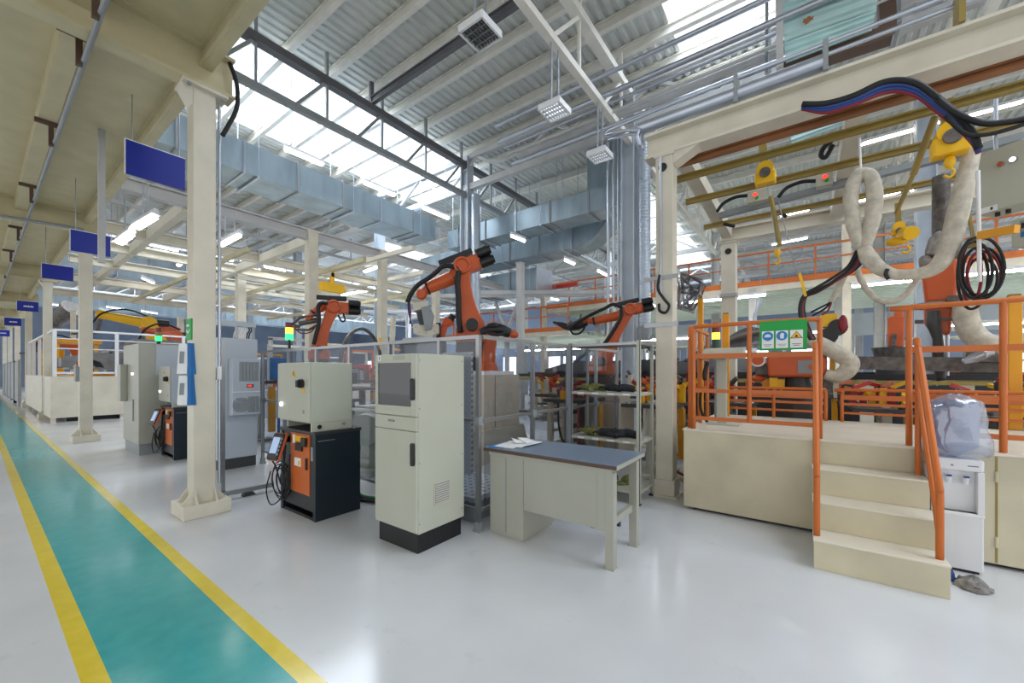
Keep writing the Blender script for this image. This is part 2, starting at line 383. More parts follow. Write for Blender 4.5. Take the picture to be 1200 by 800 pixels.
for x, y, l, zb in ((10.0, 3.27, 'spiral ventilation pipe rising beside the blue grey column near the cream post', 2.3), (10.0, 8.9, 'spiral ventilation pipe rising behind the biggest orange robot', .0)):
    t = thing('spiral_duct', l, 'duct', (x, y, zb), 'spiral ventilation pipes')
    pr = [(.15, zb + .3)]
    z = zb + .3
    while z < 7.4: pr += [(.15, z + .06), (.154, z + .07), (.15, z + .08)]; z += .08
    MB().lathe((x, y, 0), pr, 20).build('pipe', 'spiral', t)
    b = MB().cyl((x, y, zb), (x, y, zb + .32), .17)
    for i in range(8): b.box(x + .17 * math.cos(i * .785) - .02, x + .17 * math.cos(i * .785) + .02, y + .17 * math.sin(i * .785) - .02, y + .17 * math.sin(i * .785) + .02, zb + .04, zb + .12)
    b.build('outlet', 'midgrey', t)
for i, px in enumerate((712.5, 719, 724.5)):
    a = at(px, 300, X=10.0)
    one('riser_pipe', MB().cyl((10, a.y, 1.9), (10, a.y, 7.9), .032, n=8), 'pipe', '%s thin vertical steel pipe beside the blue grey column' % ORD[i], 'pipe', 'thin riser pipes beside the column')

# ducts
def duct(label, p, q, w, h, flange=1.35, hang=True):
    """Rectangular duct from p to q (centre line), with flanged joints and hanger rods."""
    p, q = V(p), V(q); d = (q - p).normalized(); sd = d.cross(V((0, 0, 1))); n = int((q - p).length / flange)
    t = thing('ventilation_duct', label, 'duct', p, 'galvanised ventilation ducts')
    MB().bar(p, q, w, h).build('duct_body', 'galv', t)
    for i in range(n + 1):
        c = p + d * i * flange
        MB().bar(c - d * .025, c + d * .025, w + .07, h + .07).build('flange', 'midgrey' if i % 3 else 'pipe', t)
    if hang:
        for i in range(n // 2 + 1):
            c = p + d * (i * 2 * flange + .3)
            hg = MB().bar(c - sd * (w / 2 + .1) - V((0, 0, h / 2 + .04)), c + sd * (w / 2 + .1) - V((0, 0, h / 2 + .04)), .05)
            for s in (-1, 1): hg.cyl(c + sd * s * (w / 2 + .08) - V((0, 0, h / 2 + .05)), V((c.x + sd.x * s * (w / 2 + .08), c.y + sd.y * s * (w / 2 + .08), ZR - .1)), .013, n=6)
            hg.build('hanger', 'pipe', t)
    return t


duct('long galvanised duct hanging below the wide skylight, ribs along its side', (-4, 12.1, 6.98), (10.6, 12.1, 6.98), 1.2, .78)
duct('galvanised duct crossing towards the three riser pipes, above the elbow duct', (11.4, 3.9, 6.62), (11.4, 11.2, 6.62), .85, .66)
e = duct('lower galvanised duct with a big curved elbow turning up', (12.93, 6.6, 6.32), (12.93, 14.5, 6.32), 1.0, .95)
el = MB(); n = 9
for i in range(n):
    a0, a1 = i * PI / 2 / n, (i + 1) * PI / 2 / n
    def q(a, r): return (6.6 - r * math.sin(a), 6.32 + 1.05 - r * math.cos(a))
    ring = [q(a0, .57), q(a0, 1.53), q(a1, 1.53), q(a1, .57)]
    el.prism([(12.5, yy, zz) for yy, zz in ring], (.9, 0, 0))
el.box(12.5, 13.4, 5.07, 6.03, 7.37, ZR - .05); el.build('elbow', 'galv', e)
duct('wide galvanised duct low behind the two cream posts', (14.5, 9, 5.4), (14.5, 22, 5.4), 1.2, .9)
duct('galvanised duct far across the hall behind the cream frame', (-2, 24.5, 6.2), (16, 24.5, 6.2), 1.1, 1.0)
duct('pale duct high across the hall near the far wall', (-2, 40, 6.4), (30, 40, 6.4), 1.2, 1.2, 2.4)

# pipe bundle along the hall, right of the riser pipes
for i, (px, py, z, r, m) in enumerate(((700, 92, 7.9, .05, 'pipe'), (716, 109, 7.55, .06, 'pipe'), (722, 118, 7.5, .035, 'pipe'), (728, 127, 7.4, .035, 'tru'), (736, 140, 7.2, .05, 'pipe'), (742, 128, 7.6, .09, 'tru'))):
    a = at(px, py, z=z)
    one('overhead_pipe', MB().cyl((a.x, Y0, z), (a.x, 6.5, z), r, n=10), m, '%s steel pipe of the bundle running under the narrow skylight, from the roof down' % ORD[i], 'pipe', 'overhead pipe bundle')
for i, (y) in enumerate((.6, -1.2, -3)):
    one('pipe_hanger', MB().bar((8.9, y, 7.2), (8.9, y, 8.6), .05).bar((9.6, y, 7.1), (9.6, y, 8.6), .05).bar((8.8, y, 7.12), (9.8, y, 7.12), .05), 'midgrey', '%s bracket holding the overhead pipe bundle, counted from the cream column' % ORD[i], 'bracket', 'overhead pipe brackets')

# teal roof-light sheets seen above the cream beam
def slope_sheet(name, label, c4, m, n=9):
    """Ribbed sheet between four corners: a-b is the upper edge, d-c the lower."""
    a, b, c, d = [V(k) for k in c4]; nr = (b - a).cross(d - a).normalized(); vs = []
    for i in range(n):
        for f, h in ((0, 0), (.3, 0), (.45, .05), (.85, .05)):
            t = (i + f) / n; vs += [a + (d - a) * t + nr * h, b + (c - b) * t + nr * h]
    k = len(vs) // 2
    back = [v + nr * .03 for v in vs]
    fs = [(2 * i, 2 * i + 2, 2 * i + 3, 2 * i + 1) for i in range(k - 1)]
    return one(name, MB().add(vs + back, fs + [tuple(2 * k + j for j in f[::-1]) for f in fs]), m, label, 'sheet')


slope_sheet('ribbed_sheet', 'large pale teal ribbed sheet with a rust spot above the cream beam', [at(916, -20, X=8.3), at(1040, -62, X=8.3), at(1027, 9, X=8.3), at(919, 48, X=8.3)], 'tealsheet', 6)
slope_sheet('ribbed_sheet', 'narrower pale teal ribbed sheet under the one with the rust spot', [at(919, 50, X=8.3), at(1027, 11, X=8.3), at(1022, 33, X=8.3), at(921, 72, X=8.3)], 'tealsheet', 3)
slope_sheet('ribbed_sheet', 'small teal ribbed sheet just below the cream beam', [at(925, 145, X=12), at(1006, 118, X=12), at(1004, 140, X=12), at(928, 168, X=12)], 'tealsheet', 4)
c = at(947, 23, X=8.2)
rp = [.075 * random.uniform(.55, 1.2) for i in range(16)]
o = MB().prism([c + V((0, r * 1.3 * math.cos(i * PI / 8), r * .8 * math.sin(i * PI / 8))) for i, r in enumerate(rp)], (.012, 0, 0))
one('rust_stain', o, 'rust', 'brown rust spot on the large teal sheet', 'stain')

# ---------------------------------------------------------------- lamps
def tube_lamp(p, q, label, group='fluorescent batten lamps', rods=ZR - .3, lm='lamp'):
    p, q = V(p), V(q); t = thing('batten_lamp', label, 'lamp', (p + q) / 2, group)
    d = (q - p).normalized(); sd = d.cross(V((0, 0, 1))) * .09
    MB().prism([p - sd + V((0, 0, .0)), p + sd, p + sd * .4 + V((0, 0, .09)), p - sd * .4 + V((0, 0, .09))], q - p).build('housing', 'white', t)
    MB().bar(p - V((0, 0, .025)) + d * .02, q - V((0, 0, .025)) - d * .02, .10, .045).build('tube', lm, t)
    for c in (p + d * .15, q - d * .15): MB().cyl(c + V((0, 0, .08)), (c.x, c.y, rods), .008, n=6).build('rod', 'pipe', t)
    return t


for i, (a, b) in enumerate(((4.37, 5.31), (6.47, 7.5), (8.59, 9.73))):
    tube_lamp((a, 9.9, 6.8), (b, 9.9, 6.8), '%s of three lit batten lamps in line over the long duct, from the lane side' % ORD[i])
ll = [(183, 251, 158, 266, 10, 'lit batten lamp just behind the hanging grey pipe'), (155, 271, 138, 284, 10, 'lit batten lamp low beside the hanging grey pipe'), (282, 274, 257, 287, 14, 'lit batten lamp behind the upright of the big cream column'),
      (176, 286, 208, 293, 22, 'lit batten lamp under the cream cross beams, slightly tilted'), (256, 302, 273, 305, 24, 'small lit batten lamp close behind the big cream column'), (218, 303, 208, 311, 20, 'short lit batten lamp beside the column shaft'),
      (114, 330, 139, 334, 34, 'distant lit batten lamp beside the second blue sign'), (145, 349, 166, 353, 36, 'distant lit batten lamp low over the grey car bodies'), (170, 336, 188, 340, 34, 'distant lit batten lamp above the rust panel'), (191, 354, 210, 358, 36, 'distant lit batten lamp close to the rust panel'), (167, 325, 180, 331, 24, 'short lit batten lamp under the duct row'), (125, 359, 145, 362, 44, 'very distant lit batten lamp above the yellow robot'),
      (166, 364, 184, 367, 46, 'very distant lit batten lamp behind the yellow robot'), (103, 345, 116, 348, 38, 'very distant small lit lamp beside the second column'), (37, 352, 49, 356, 44, 'distant lit lamp beside the third column'), (60, 356, 88, 360, 37, 'distant lit lamp strip behind the second column')]
for x0, y0, x1, y1, D, l in ll:
    D *= .62; tube_lamp(at(x0, y0, D=D), at(x1, y1, D=D), l, rods=at(x0, y0, D=D).z + .5)
lr = [(1010, 168, 1100, 143, 10.5, 'long lit batten lamp behind the upper yellow hoist'), (1128, 137, 1199, 118, 10.5, 'long lit batten lamp above the hanging grey control box'), (1003, 236, 1054, 224, 10.5, 'lit batten lamp seen through the padded hose loop'), (1068, 222, 1122, 208, 10.5, 'lit batten lamp between the hose loop and the grey box'),
      (915, 252, 948, 245, 13, 'lit batten lamp below the small signal box'), (905, 286, 946, 278, 15, 'lit batten lamp over the orange mezzanine railing'), (1140, 205, 1190, 195, 12, 'lit batten lamp hidden partly by the grey box'), (598, 275, 616, 282, 12, 'small lit batten lamp under the galvanised ducts'), (661, 303, 674, 309, 12.4, 'tiny lit lamp beneath the elbow duct'), (845, 349, 850, 350, 18, 'tiny lit lamp under the pale green mezzanine'),
      (426, 318, 443, 312, 13, 'lit batten lamp between the two slim cream posts'), (310, 312, 334, 317, 14, 'lit batten lamp below the cream frame corner'), (645, 349, 655, 351, 17, 'tiny lit lamp above the red beam'), (400, 345, 440, 338, 15, 'long lit batten lamp above the welding robot'), (700, 316, 712, 322, 14, 'small lit batten lamp next to the riser pipes')]
for x0, y0, x1, y1, D, l in lr: tube_lamp(at(x0, y0, D=D), at(x1, y1, D=D), l, rods=at(x0, y0, D=D).z + .6)
for i, (x, z) in enumerate(((4.14, 6.16), (6.15, 6.16), (8.08, 6.2))):
    t = thing('louvre_lamp', 'square louvre lamp on two long rods below the white truss, %s from the lane side' % ORD[i], 'lamp', (x, 3.6, z), 'square louvre lamps')
    fr = MB(); s = .205
    for a in (-1, 1): fr.box(x + a * s - .015, x + a * s + .015, 3.6 - s, 3.6 + s, z - .05, z + .05).box(x - s, x + s, 3.6 + a * s - .015, 3.6 + a * s + .015, z - .05, z + .05)
    fr.box(x - s, x + s, 3.6 - s, 3.6 + s, z + .05, z + .07); fr.build('frame', 'white', t)
    g = MB()
    for k in range(1, 4): g.box(x - s + k * s / 2 - .006, x - s + k * s / 2 + .006, 3.6 - s, 3.6 + s, z - .045, z)
    for k in range(1, 8): g.box(x - s, x + s, 3.6 - s + k * s / 4 - .003, 3.6 - s + k * s / 4 + .003, z - .04, z)
    g.build('louvre', 'alu', t)
    MB().box(x - s + .02, x + s - .02, 3.6 - s + .02, 3.6 + s - .02, z + .02, z + .04).build('diffuser', 'lampw' if i else 'midgrey', t)
    for a in (-.12, .12): MB().cyl((x + a, 3.6, z + .06), (x + a, 3.6, 7.35), .018, n=6).build('rod', 'pipe', t)

one('roof_post', MB().bar(at(914, 80, X=8.25), at(913, -10, X=8.25), .10), 'tru', 'pale upright beside the large teal ribbed sheet', 'post')
one('dark_girder', MB().bar(at(916, 84, X=8.6), at(1045, 40, X=8.6), .25, .2).bar(at(1040, 38, X=8.7), at(1038, -30, X=8.7), .2), 'brown', 'dark brown girder framing the teal ribbed sheets', 'girder')
for i, (y0, y1, X, z) in enumerate(((-9, -3, 18.5, 3.0), (-1, 2.2, 18.5, 3.0), (4, 7.5, 18.5, 3.0), (-6, -1, 14.5, 3.9), (1, 5, 14.5, 3.9), (9, 13, 18, 2.7))):
    tube_lamp((X, y0, z), (X, y1, z), '%s long lamp below the pale green mezzanine, counted from the dispenser side' % ORD[i], rods=z + .5, lm='lamps')

# ================================================================ MEZZANINE over the walkway (cream)
ZM = 4.5
t = thing('mezzanine_deck', 'cream steel mezzanine deck over the green walkway', 'mezzanine', (0, 5, 4.9))
MB().box(-5, 1.58, -6, 52, 4.93, 5.0).build('deck_sheet', 'mezz', t)
MB().ibeam((1.47, -6, 4.83), (1.47, 52, 4.83), .2, .12, .025).box(1.44, 1.53, -6, 52, 4.72, 4.93).build('edge_beam', 'mezz', t)
for x in (.57, -1.2, -3):
    MB().box(x - .08, x + .08, -6, 52, 4.72, 4.94).build('joist', 'mezz', t)
CY = [5.22 + 7.4 * k for k in range(7)]
for k, y in enumerate([-2.2] + CY):
    MB().ibeam((-5, y - .06, ZM + .22), (1.72, y - .06, ZM + .22), .44, .2, .03).build('cross_beam', 'mezz', t)
cl = ['with paper folders hung on it and a black cable at its top', 'with a small grey box on its shaft, beside the long cream machine base', 'with the third blue sign in front', 'carrying the mezzanine behind the small blue signs', 'deep along the walkway behind the small blue signs', 'far along the walkway next to the grey guards', 'last one along the walkway']


def mezz_column(y, label):
    x = 1.46; t = thing('mezzanine_column', label, 'column', (x, y, 0), 'cream columns along the walkway')
    MB().box(x - .10, x + .10, y - .10, y + .10, .02, ZM).build('shaft', 'cream', t, .008)
    b = MB().box(x - .21, x + .21, y - .21, y + .21, 0, .14); b.build('base_plinth', 'cream', t, .008)
    g = MB()
    for a in (-1, 1):
        for o in (-.085, .085):
            g.prism([(x + a * .1, y + o - .008, .14), (x + a * .19, y + o - .008, .14), (x + a * .1, y + o - .008, .27)], (0, .016, 0))
            g.prism([(x + o - .008, y + a * .1, .14), (x + o - .008, y + a * .19, .14), (x + o - .008, y + a * .1, .27)], (.016, 0, 0))
    g.build('gusset_plate', 'cream', t)
    c = MB().box(x - .2, x + .2, y - .16, y + .14, ZM - .035, ZM).prism([(x - .1, y - .1, ZM - .03), (x - .2, y - .1, ZM - .03), (x - .1, y - .1, ZM - .2)], (0, .2, 0)); c.build('cap_plate', 'cream', t, .004)
    for a in (-.15, .15): MB().cyl((x + a, y - .165, ZM - .06), (x + a, y - .15, ZM - .06), .02, n=6).build('bolt', 'midgrey', t)
    return t


for k, y in enumerate(CY): mezz_column(y, 'cream box column standing on a gusseted plinth, ' + cl[k])
y = CY[0]
one('conduit', MB().cyl((1.6, y - .07, .3), (1.6, y - .07, 4.4), .016, n=8), 'pipe', 'thin grey conduit running up the edge of the folder column', 'conduit')
one('power_cable', MB().tube([(1.6, y - .16, 4.05), (1.66, y - .16, 4.2), (1.72, y - .2, 4.4), (1.72, y - .2, 4.65), (1.66, y - .18, 4.86)], .022), 'rubber', 'thick black cable bowing out at the top of the folder column', 'cable')
one('switch_box', MB().box(1.565, 1.60, y - .14, y - .02, 1.42, 1.56), 'white', 'small white switch box on the side of the folder column', 'switch', bevel=.005)
s1 = thing('direction_sign', 'small green sign on the side of the folder column', 'sign', (1.355, y, 1.9))
MB().box(1.345, 1.36, y - .08, y + .08, 1.84, 2.06).build('board', 'green', s1)
MB().prism([(1.343, y - .05, 1.93), (1.343, y + .0, 1.9), (1.343, y + .05, 1.93), (1.343, y + .05, 1.95), (1.343, y, 1.92), (1.343, y - .05, 1.95)], (-.002, 0, 0)).box(1.341, 1.344, y - .04, y + .04, 1.98, 2.0).build('arrow', 'white', s1)
# paper folders hung on the column
for z, l in ((1.49, 'upper'), (1.17, 'lower')):
    t = thing('document_folder', l + ' clear folder of papers with a blue back hanging on the folder column', 'folder', (1.3, y - .05, z), 'document folders on the column')
    MB().obox((1.315, y - .14, z + .15), (.012, 0, 0), (0, .012, 0), (0, 0, .16)).obox((1.345, y - .117, z + .15), (.028, .005, 0), (0, .006, 0), (-.01, 0, .16)).build('blue_back', 'lblue', t)
    MB().obox((1.27, y - .12, z + .145), (.038, -.006, 0), (.002, .012, 0), (.008, 0, .15)).build('paper_stack', 'paper', t)
    MB().obox((1.258, y - .135, z + .16), (.018, -.003, 0), (0, .001, 0), (.003, 0, .06)).build('printed_picture', 'midgrey', t)
b = one('junction_box', MB().box(1.30, 1.36, CY[1] - .1, CY[1] + .1, 1.30, 1.62), 'midgrey', 'small grey box fixed on the second cream column of the walkway', 'box', bevel=.01)
# pipe with hangers below the deck
one('sprinkler_pipe', MB().cyl((.63, -3, 4.46), (.63, 34, 4.46), .022, n=10), 'midgrey', 'long thin grey pipe hung below the mezzanine deck', 'pipe')
for i, q in enumerate(((118, 42), (98, 92), (64, 185), (40, 235), (24, 270), (15, 295), (8, 312))):
    yy = at(*q, X=.63).y; zz = 4.46
    t = thing('pipe_hanger', '%s dark bracket dropping from the deck to the thin grey pipe' % ORD[i], 'bracket', (.6, yy, zz), 'brackets of the thin pipe')
    MB().bar((.6, yy, zz - .05), (.6, yy, 4.72), .045).build('drop_rod', 'brown', t)
    MB().bar((.46, yy, zz + .235), (.68, yy, zz + .235), .05, .05).build('clamp_bar', 'brown', t)
one('cross_pipe', MB().cyl((-2, 11.9, 4.25), (1.35, 11.9, 4.42), .03, n=8), 'midgrey', 'dark pipe crossing under the deck near the second blue sign', 'pipe')
one('hanging_post', MB().box(1.05, 1.12, 8.0, 8.07, 3.05, 4.93), 'tru', 'grey square post hanging from the deck edge beside the biggest blue sign', 'post')
# blue signs
sg = [(6.7, 1.11, 1.69, 3.93, 4.35), (10.4, 1.02, 1.52, 3.64, 4.01), (14.1, .94, 1.43, 3.665, 4.0), (21.5, .89, 1.36, 3.59, 3.93), (28, .81, 1.28, 3.54, 3.88), (36, .76, 1.24, 3.5, 3.86)]
sl = ['largest plain blue sign hanging beside the folder column', 'plain blue sign hanging in front of the second cream column', 'plain blue sign hanging in front of the third cream column', 'small blue sign with white lettering past the three plain ones', 'smaller blue sign with white lettering, next to last in the row', 'tiny blue sign last in the row']
for i, (yy, a, b_, z0, z1) in enumerate(sg):
    t = thing('hanging_sign', sl[i], 'sign', ((a + b_) / 2, yy, z0), 'blue signs over the walkway')
    MB().box(a, b_, yy - .012, yy + .012, z0, z1).build('board', 'blue', t)
    MB().box(a - .008, b_ + .008, yy - .014, yy + .014, z1, z1 + .012).box(a - .01, a, yy - .014, yy + .014, z0, z1).build('rim', 'white', t)
    for x in (a + .06, b_ - .06): MB().cyl((x, yy, z1), (x, yy, 4.93), .006, n=6).build('rod', 'pipe', t)
    if 2 < i:
        w = MB(); x = a + .14
        for k in range(7): w.box(x, x + .025, yy - .016, yy - .012, (z0 + z1) / 2 - .03, (z0 + z1) / 2 + (.03 if k % 2 else .015)); x += .032
        w.build('lettering', 'white', t)

# ================================================================ FOREGROUND
# ---- tall computer cabinet
t = thing('computer_cabinet', 'tall light grey computer cabinet with a dark window and black plinth', 'cabinet', (2.43, 2.85, 0))
x0, x1, y0, y1 = 2.15, 2.71, 2.555, 3.12
MB().box(x0 + .03, x1 - .02, y0 + .02, y1 - .02, 0, .165).build('plinth', 'black', t, .004)
MB().box(x0 + .02, x1, y0, y1, .165, 1.655).build('body', 'grey', t, .006)
d = MB().box(x0 - .002, x0 + .02, y0 + .005, y1 - .005, 1.135, 1.65)
d = MB().box(x0 - .002, x0 + .02, y0 + .005, 2.625, 1.135, 1.65).box(x0 - .002, x0 + .02, 3.075, y1 - .005, 1.135, 1.65).box(x0 - .002, x0 + .02, 2.625, 3.075, 1.135, 1.215).box(x0 - .002, x0 + .02, 2.625, 3.075, 1.58, 1.65).build('window_door', 'grey', t, .003)
MB().box(x0 + .005, x0 + .012, 2.625, 3.075, 1.215, 1.58).build('window_pane', 'smoke', d)
MB().box(x0 + .013, x0 + .0195, 2.625, 3.075, 1.215, 1.58).box(x0 + .012, x0 + .014, 2.7, 2.9, 1.30, 1.48).build('dark_interior', 'black', d)


def grip(y, z0, z1, x=x0):
    return MB().box(x - .03, x, y - .022, y + .022, z0, z1)


grip(2.592, 1.27, 1.45).build('handle', 'black', d, .015)
w = MB().box(x0 - .002, x0 + .02, y0 + .005, y1 - .005, 1.015, 1.128).build('keyboard_drawer', 'grey', t, .003)
MB().box(x0 - .012, x0, 2.84, 2.92, 1.075, 1.092).build('handle', 'midgrey', w, .003)
w = MB().box(x0 - .002, x0 + .02, y0 + .005, y1 - .005, .18, 1.008).build('lower_door', 'grey', t, .003)
grip(2.592, .73, .92).build('handle', 'black', w, .015)
MB().box(x0 - .004, x0 - .002, 2.70, 2.86, 1.605, 1.64).build('name_plate', 'desk', t); MB().box(x0 - .004, x0 - .002, 3.03, 3.075, 1.60, 1.645).build('sticker', 'paper', t)
MB().box(x0 - .0045, x0 - .003, 3.047, 3.056, 1.61, 1.635).build('sticker_mark', 'black', t)
g = MB().box(2.335, 2.52, y0 - .012, y0, .36, .55)
for k in range(9): g.box(2.345, 2.51, y0 - .018, y0 - .01, .375 + k * .019, .383 + k * .019)
g.build('vent_grille', 'tooling', t); MB().box(2.343, 2.512, y0 - .0135, y0 - .012, .37, .545).build('vent_opening', 'midgrey', t)
for z in (.25, .75, 1.2, 1.6):
    for x in (x0 + .03, x1 - .03): MB().cyl((x, y0 - .004, z), (x, y0, z), .006, n=8).build('screw', 'midgrey', t)
MB().box(2.45, 2.62, 2.75, 3.3, 1.657, 1.66).build('cover_plate', 'midgrey', t)
one('cable_cover', MB().box(2.92, 2.95, 3.15, 3.75, 1.55, 1.86).bar((2.935, 3.2, 1.86), (2.935, 3.7, 1.86), .05), 'alu', 'plain grey sheet fixed to the fence top just behind the computer cabinet', 'panel')

# ---- robot controllers
def controller(dy, which):
    x0, x1, y0, y1 = 2.03, 2.53, 3.94, 4.69
    t = thing('robot_controller', 'navy and orange robot controller cabinet under the grey switch enclosure ' + which, 'controller', (2.28, 4.3 + dy, 0), 'navy and orange robot controllers')
    o = V((0, dy, 0))
    def B(a, b, c, d, e, f): return MB().box(a, b, c + dy, d + dy, e, f)
    B(x0, x1, y0, y0 + .05, .0, .88).build('side_panel', 'navy', t, .004); B(x0, x1, y1 - .05, y1, .0, .88).build('side_panel', 'navy', t, .004)
    B(x0 + .04, x1, y0 + .05, y1 - .05, .12, .86).build('body', 'charcoal', t); B(x0 - .01, x1 + .01, y0 - .01, y1 + .01, .865, .90).build('top_plate', 'charcoal', t, .006)
    B(x0 + .015, x0 + .04, y0 + .05, y0 + .13, .10, .86).build('front_pillar', 'charcoal', t)
    dr = B(x0 + .005, x0 + .04, y0 + .13, y1 - .22, .235, .86).build('door', 'doororange', t, .004)
    B(x0 - .015, x0 + .006, 4.10, 4.125, .50, .62).build('handle', 'black', dr, .006)
    B(x0 - .004, x0 + .005, 4.13, 4.36, .775, .835).build('switch_plate', 'yellow', dr, .004); B(x0 - .03, x0 - .003, 4.10, 4.19, .735, .83).build('rotary_switch', 'black', dr, .01)
    B(x0 - .012, x0 + .005, 4.20, 4.34, .68, .76).build('display', 'black', dr); B(x0 - .002, x0 + .006, 4.24, 4.37, .515, .60).build('warning_label', 'paper', dr); B(x0 - .004, x0 - .001, 4.25, 4.29, .525, .57).build('warning_mark', 'yellow', dr)
    B(x0 - .002, x0 + .006, 4.36, 4.41, .75, .84).build('type_plate', 'paper', dr); B(x0 + .008, x0 + .016, y0 + .055, y0 + .105, .60, .74).build('rating_plate', 'midgrey', t)
    B(x0 + .02, x0 + .05, y0 + .05, y1 - .05, .08, .235).build('bottom_panel', 'charcoal', t)
    B(x0 + .01, x0 + .04, y1 - .22, y1 - .05, .235, .86).build('cable_bay', 'black', t)
    w = MB()
    for k in range(9): w.box(x0 + .03 + k * .02, x0 + .044 + k * .02, y0 + dy - .002, y0 + dy, .80, .808)
    w.build('side_lettering', 'midgrey', t)
    for x in (x0 + .05, x1 - .06): B(x - .04, x + .04, y0 + .02, y1 - .02, 0, .03).build('runner', 'black', t)
    # switch enclosure on top
    e = thing('switch_enclosure', 'light grey switch enclosure on the navy robot controller ' + which, 'enclosure', (2.2, 4.3 + dy, .9), 'light grey switch enclosures')
    a0, a1, c0, c1 = 1.985, 2.45, 3.97, 4.66
    B(a0 + .02, a1, c0, c1, .985, 1.60).build('body', 'bluegrey' if dy else 'grey', e, .006)
    q = B(a0, a0 + .02, c0 + .004, c1 - .004, 1.0, 1.596).build('door', 'desk' if dy else 'grey', e, .005)
    sw = MB().cyl((a0 - .035, 4.11 + dy, 1.385), (a0, 4.11 + dy, 1.385), .045, n=16).box(a0 - .06, a0 - .02, 4.09 + dy, 4.13 + dy, 1.35, 1.42); sw.build('rotary_switch', 'black', q)
    B(a0 - .006, a0, 4.06, 4.10, 1.29, 1.34).build('switch_tag', 'yellow', q); tr = MB().prism([(a0 - .002, 4.25 + dy, 1.455), (a0 - .002, 4.33 + dy, 1.455), (a0 - .002, 4.29 + dy, 1.53)], (-.002, 0, 0)); tr.build('warning_triangle', 'yellow', q)
    MB().bar((a0 - .005, 4.292 + dy, 1.47), (a0 - .005, 4.288 + dy, 1.505), .006).build('warning_bolt', 'black', q)
    MB().cyl((a0 - .015, 4.56 + dy, 1.16), (a0, 4.56 + dy, 1.16), .02, n=10).build('signal_lamp', 'whiteled', q); B(a0 - .004, a0, 4.53, 4.60, 1.125, 1.14).build('lamp_label', 'paper', q)
    B(a0 - .004, a0, 4.07, 4.10, 1.08, 1.12).build('lock', 'midgrey', q)
    B(a0 + .03, a1, c0 + .005, c0 + .03, .90, .985).build('side_foot', 'grey', e); B(a0 + .1, a1, c1 - .03, c1 - .005, .90, .985).build('rear_foot', 'grey', e)
    MB().cyl((2.09, c0 + dy - .004, .945), (2.09, c0 + dy + .01, .945), .022, n=12).build('cable_hole', 'black', e); MB().cyl((2.35, c0 + dy - .02, .955), (2.35, c0 + dy + .01, .955), .015, n=10).build('gland', 'midgrey', e)
    # pendant
    p = thing('teach_pendant', 'orange rimmed teach pendant hanging on the controller ' + which, 'pendant', (1.9, 4.5 + dy, .72), 'teach pendants on the controllers')
    c = V((1.92, 4.52 + dy, .71)); u = V((.35, .12, .93)).normalized(); s_ = V((-.25, .96, 0)).normalized(); n = u.cross(s_).normalized()
    if n.x > 0: n = -n
    MB().obox(c - n * .006, u * .15, s_ * .092, n * .016).build('rim', 'orange', p, .02)
    MB().obox(c + n * .008, u * .142, s_ * .082, n * .02).build('housing', 'black', p, .02); MB().obox(c + n * .031 + u * .01, u * .085, s_ * .048, n * .003).build('screen', 'screen', p)
    for k in range(5): MB().obox(c + n * .032 - s_ * .075 + u * (.08 - k * .04), u * .012, s_ * .008, n * .003).build('key', 'midgrey', p)
    MB().obox(c - n * .06 + u * .1, n * .06, s_ * .05, u * .03).build('hook', 'black', p)
    cb = MB()
    for k in range(7):
        r = .12 + .03 * (k % 3); pts = []
        for j in range(13):
            an = 2 * PI * j / 12 + k; pts.append((1.95 + .02 * k - .06 * math.cos(an) * .3, 4.56 + dy + r * .95 * math.cos(an) + .012 * k, .34 + r * 1.15 * math.sin(an) - .006 * k))
        cb.tube(pts, .006, 6, 4)
    cb.tube([c - u * .15, (1.9, 4.5 + dy, .5), (1.95, 4.47 + dy, .3), (2.0, 4.44 + dy, .45), (2.02, 4.45 + dy, .62)], .008, 6).tube([(2.0, 4.5 + dy, .72), (1.99, 4.52 + dy, .5), (1.97, 4.5 + dy, .2), (1.93, 4.68 + dy, .06), (1.92, 4.78 + dy, .2), (1.93, 4.7 + dy, .42)], .007, 6)
    one('cable_coil', cb, 'rubber', 'tangled coil of thin black cable hanging on the controller ' + which, 'cable', 'cable coils on the controllers')


controller(0, 'beside the computer cabinet')
controller(4.70, 'behind the folder column')
# cables behind the first controller
for i, (c_, r, ml) in enumerate(((0, .018, 'rubber'), (.05, .018, 'rubber'), (.1, .014, 'green'))):
    one('robot_cable', MB().tube([(2.56, 4.1 + c_, .78), (2.62 + c_, 4.15 + c_, .6), (2.6 + c_, 4.3 + c_, .25), (2.66 + c_, 4.2 + c_, .04), (2.72 + c_, 3.9 + c_, .03), (2.75 + c_, 3.3 + c_, .03)], r, 8), ml, '%s cable running from behind the navy controller to the robot cell' % ORD[i], 'cable', 'cables behind the controller')

# ---- blue grey cabinet with cooler
t = thing('electrical_cabinet', 'tall blue grey electrical cabinet with a cooling unit on its door', 'cabinet', (2.47, 7.45, 0))
MB().box(2.22, 2.73, 7.18, 7.75, 0, .16).build('plinth', 'dgrey', t); MB().box(2.20, 2.75, 7.17, 7.78, .16, 2.03).build('body', 'bluegrey', t, .006)
q = MB().box(2.235, 2.735, 7.145, 7.172, .175, 2.02).build('door', 'bluegrey', t, .005)
c = thing_cool = MB().box(2.335, 2.725, 6.99, 7.145, .84, 1.71).build('cooling_unit', 'bluegrey', t, .01)
g = MB()
for k in range(6): g.box(2.43 + k * .045, 2.468 + k * .045, 6.98, 6.992, 1.36, 1.66)
g.build('grille', 'midgrey', c); g = MB()
for k in range(4): g.box(2.55 + k * .04, 2.585 + k * .04, 6.98, 6.992, .88, 1.12)
g.build('grille', 'midgrey', c)
f = MB()
for k in range(5):
    r = .02 + k * .022; f.tube([(2.45 + r * math.cos(a * .524), 6.985, 1.0 + r * math.sin(a * .524)) for a in range(13)], .006, 5, 2)
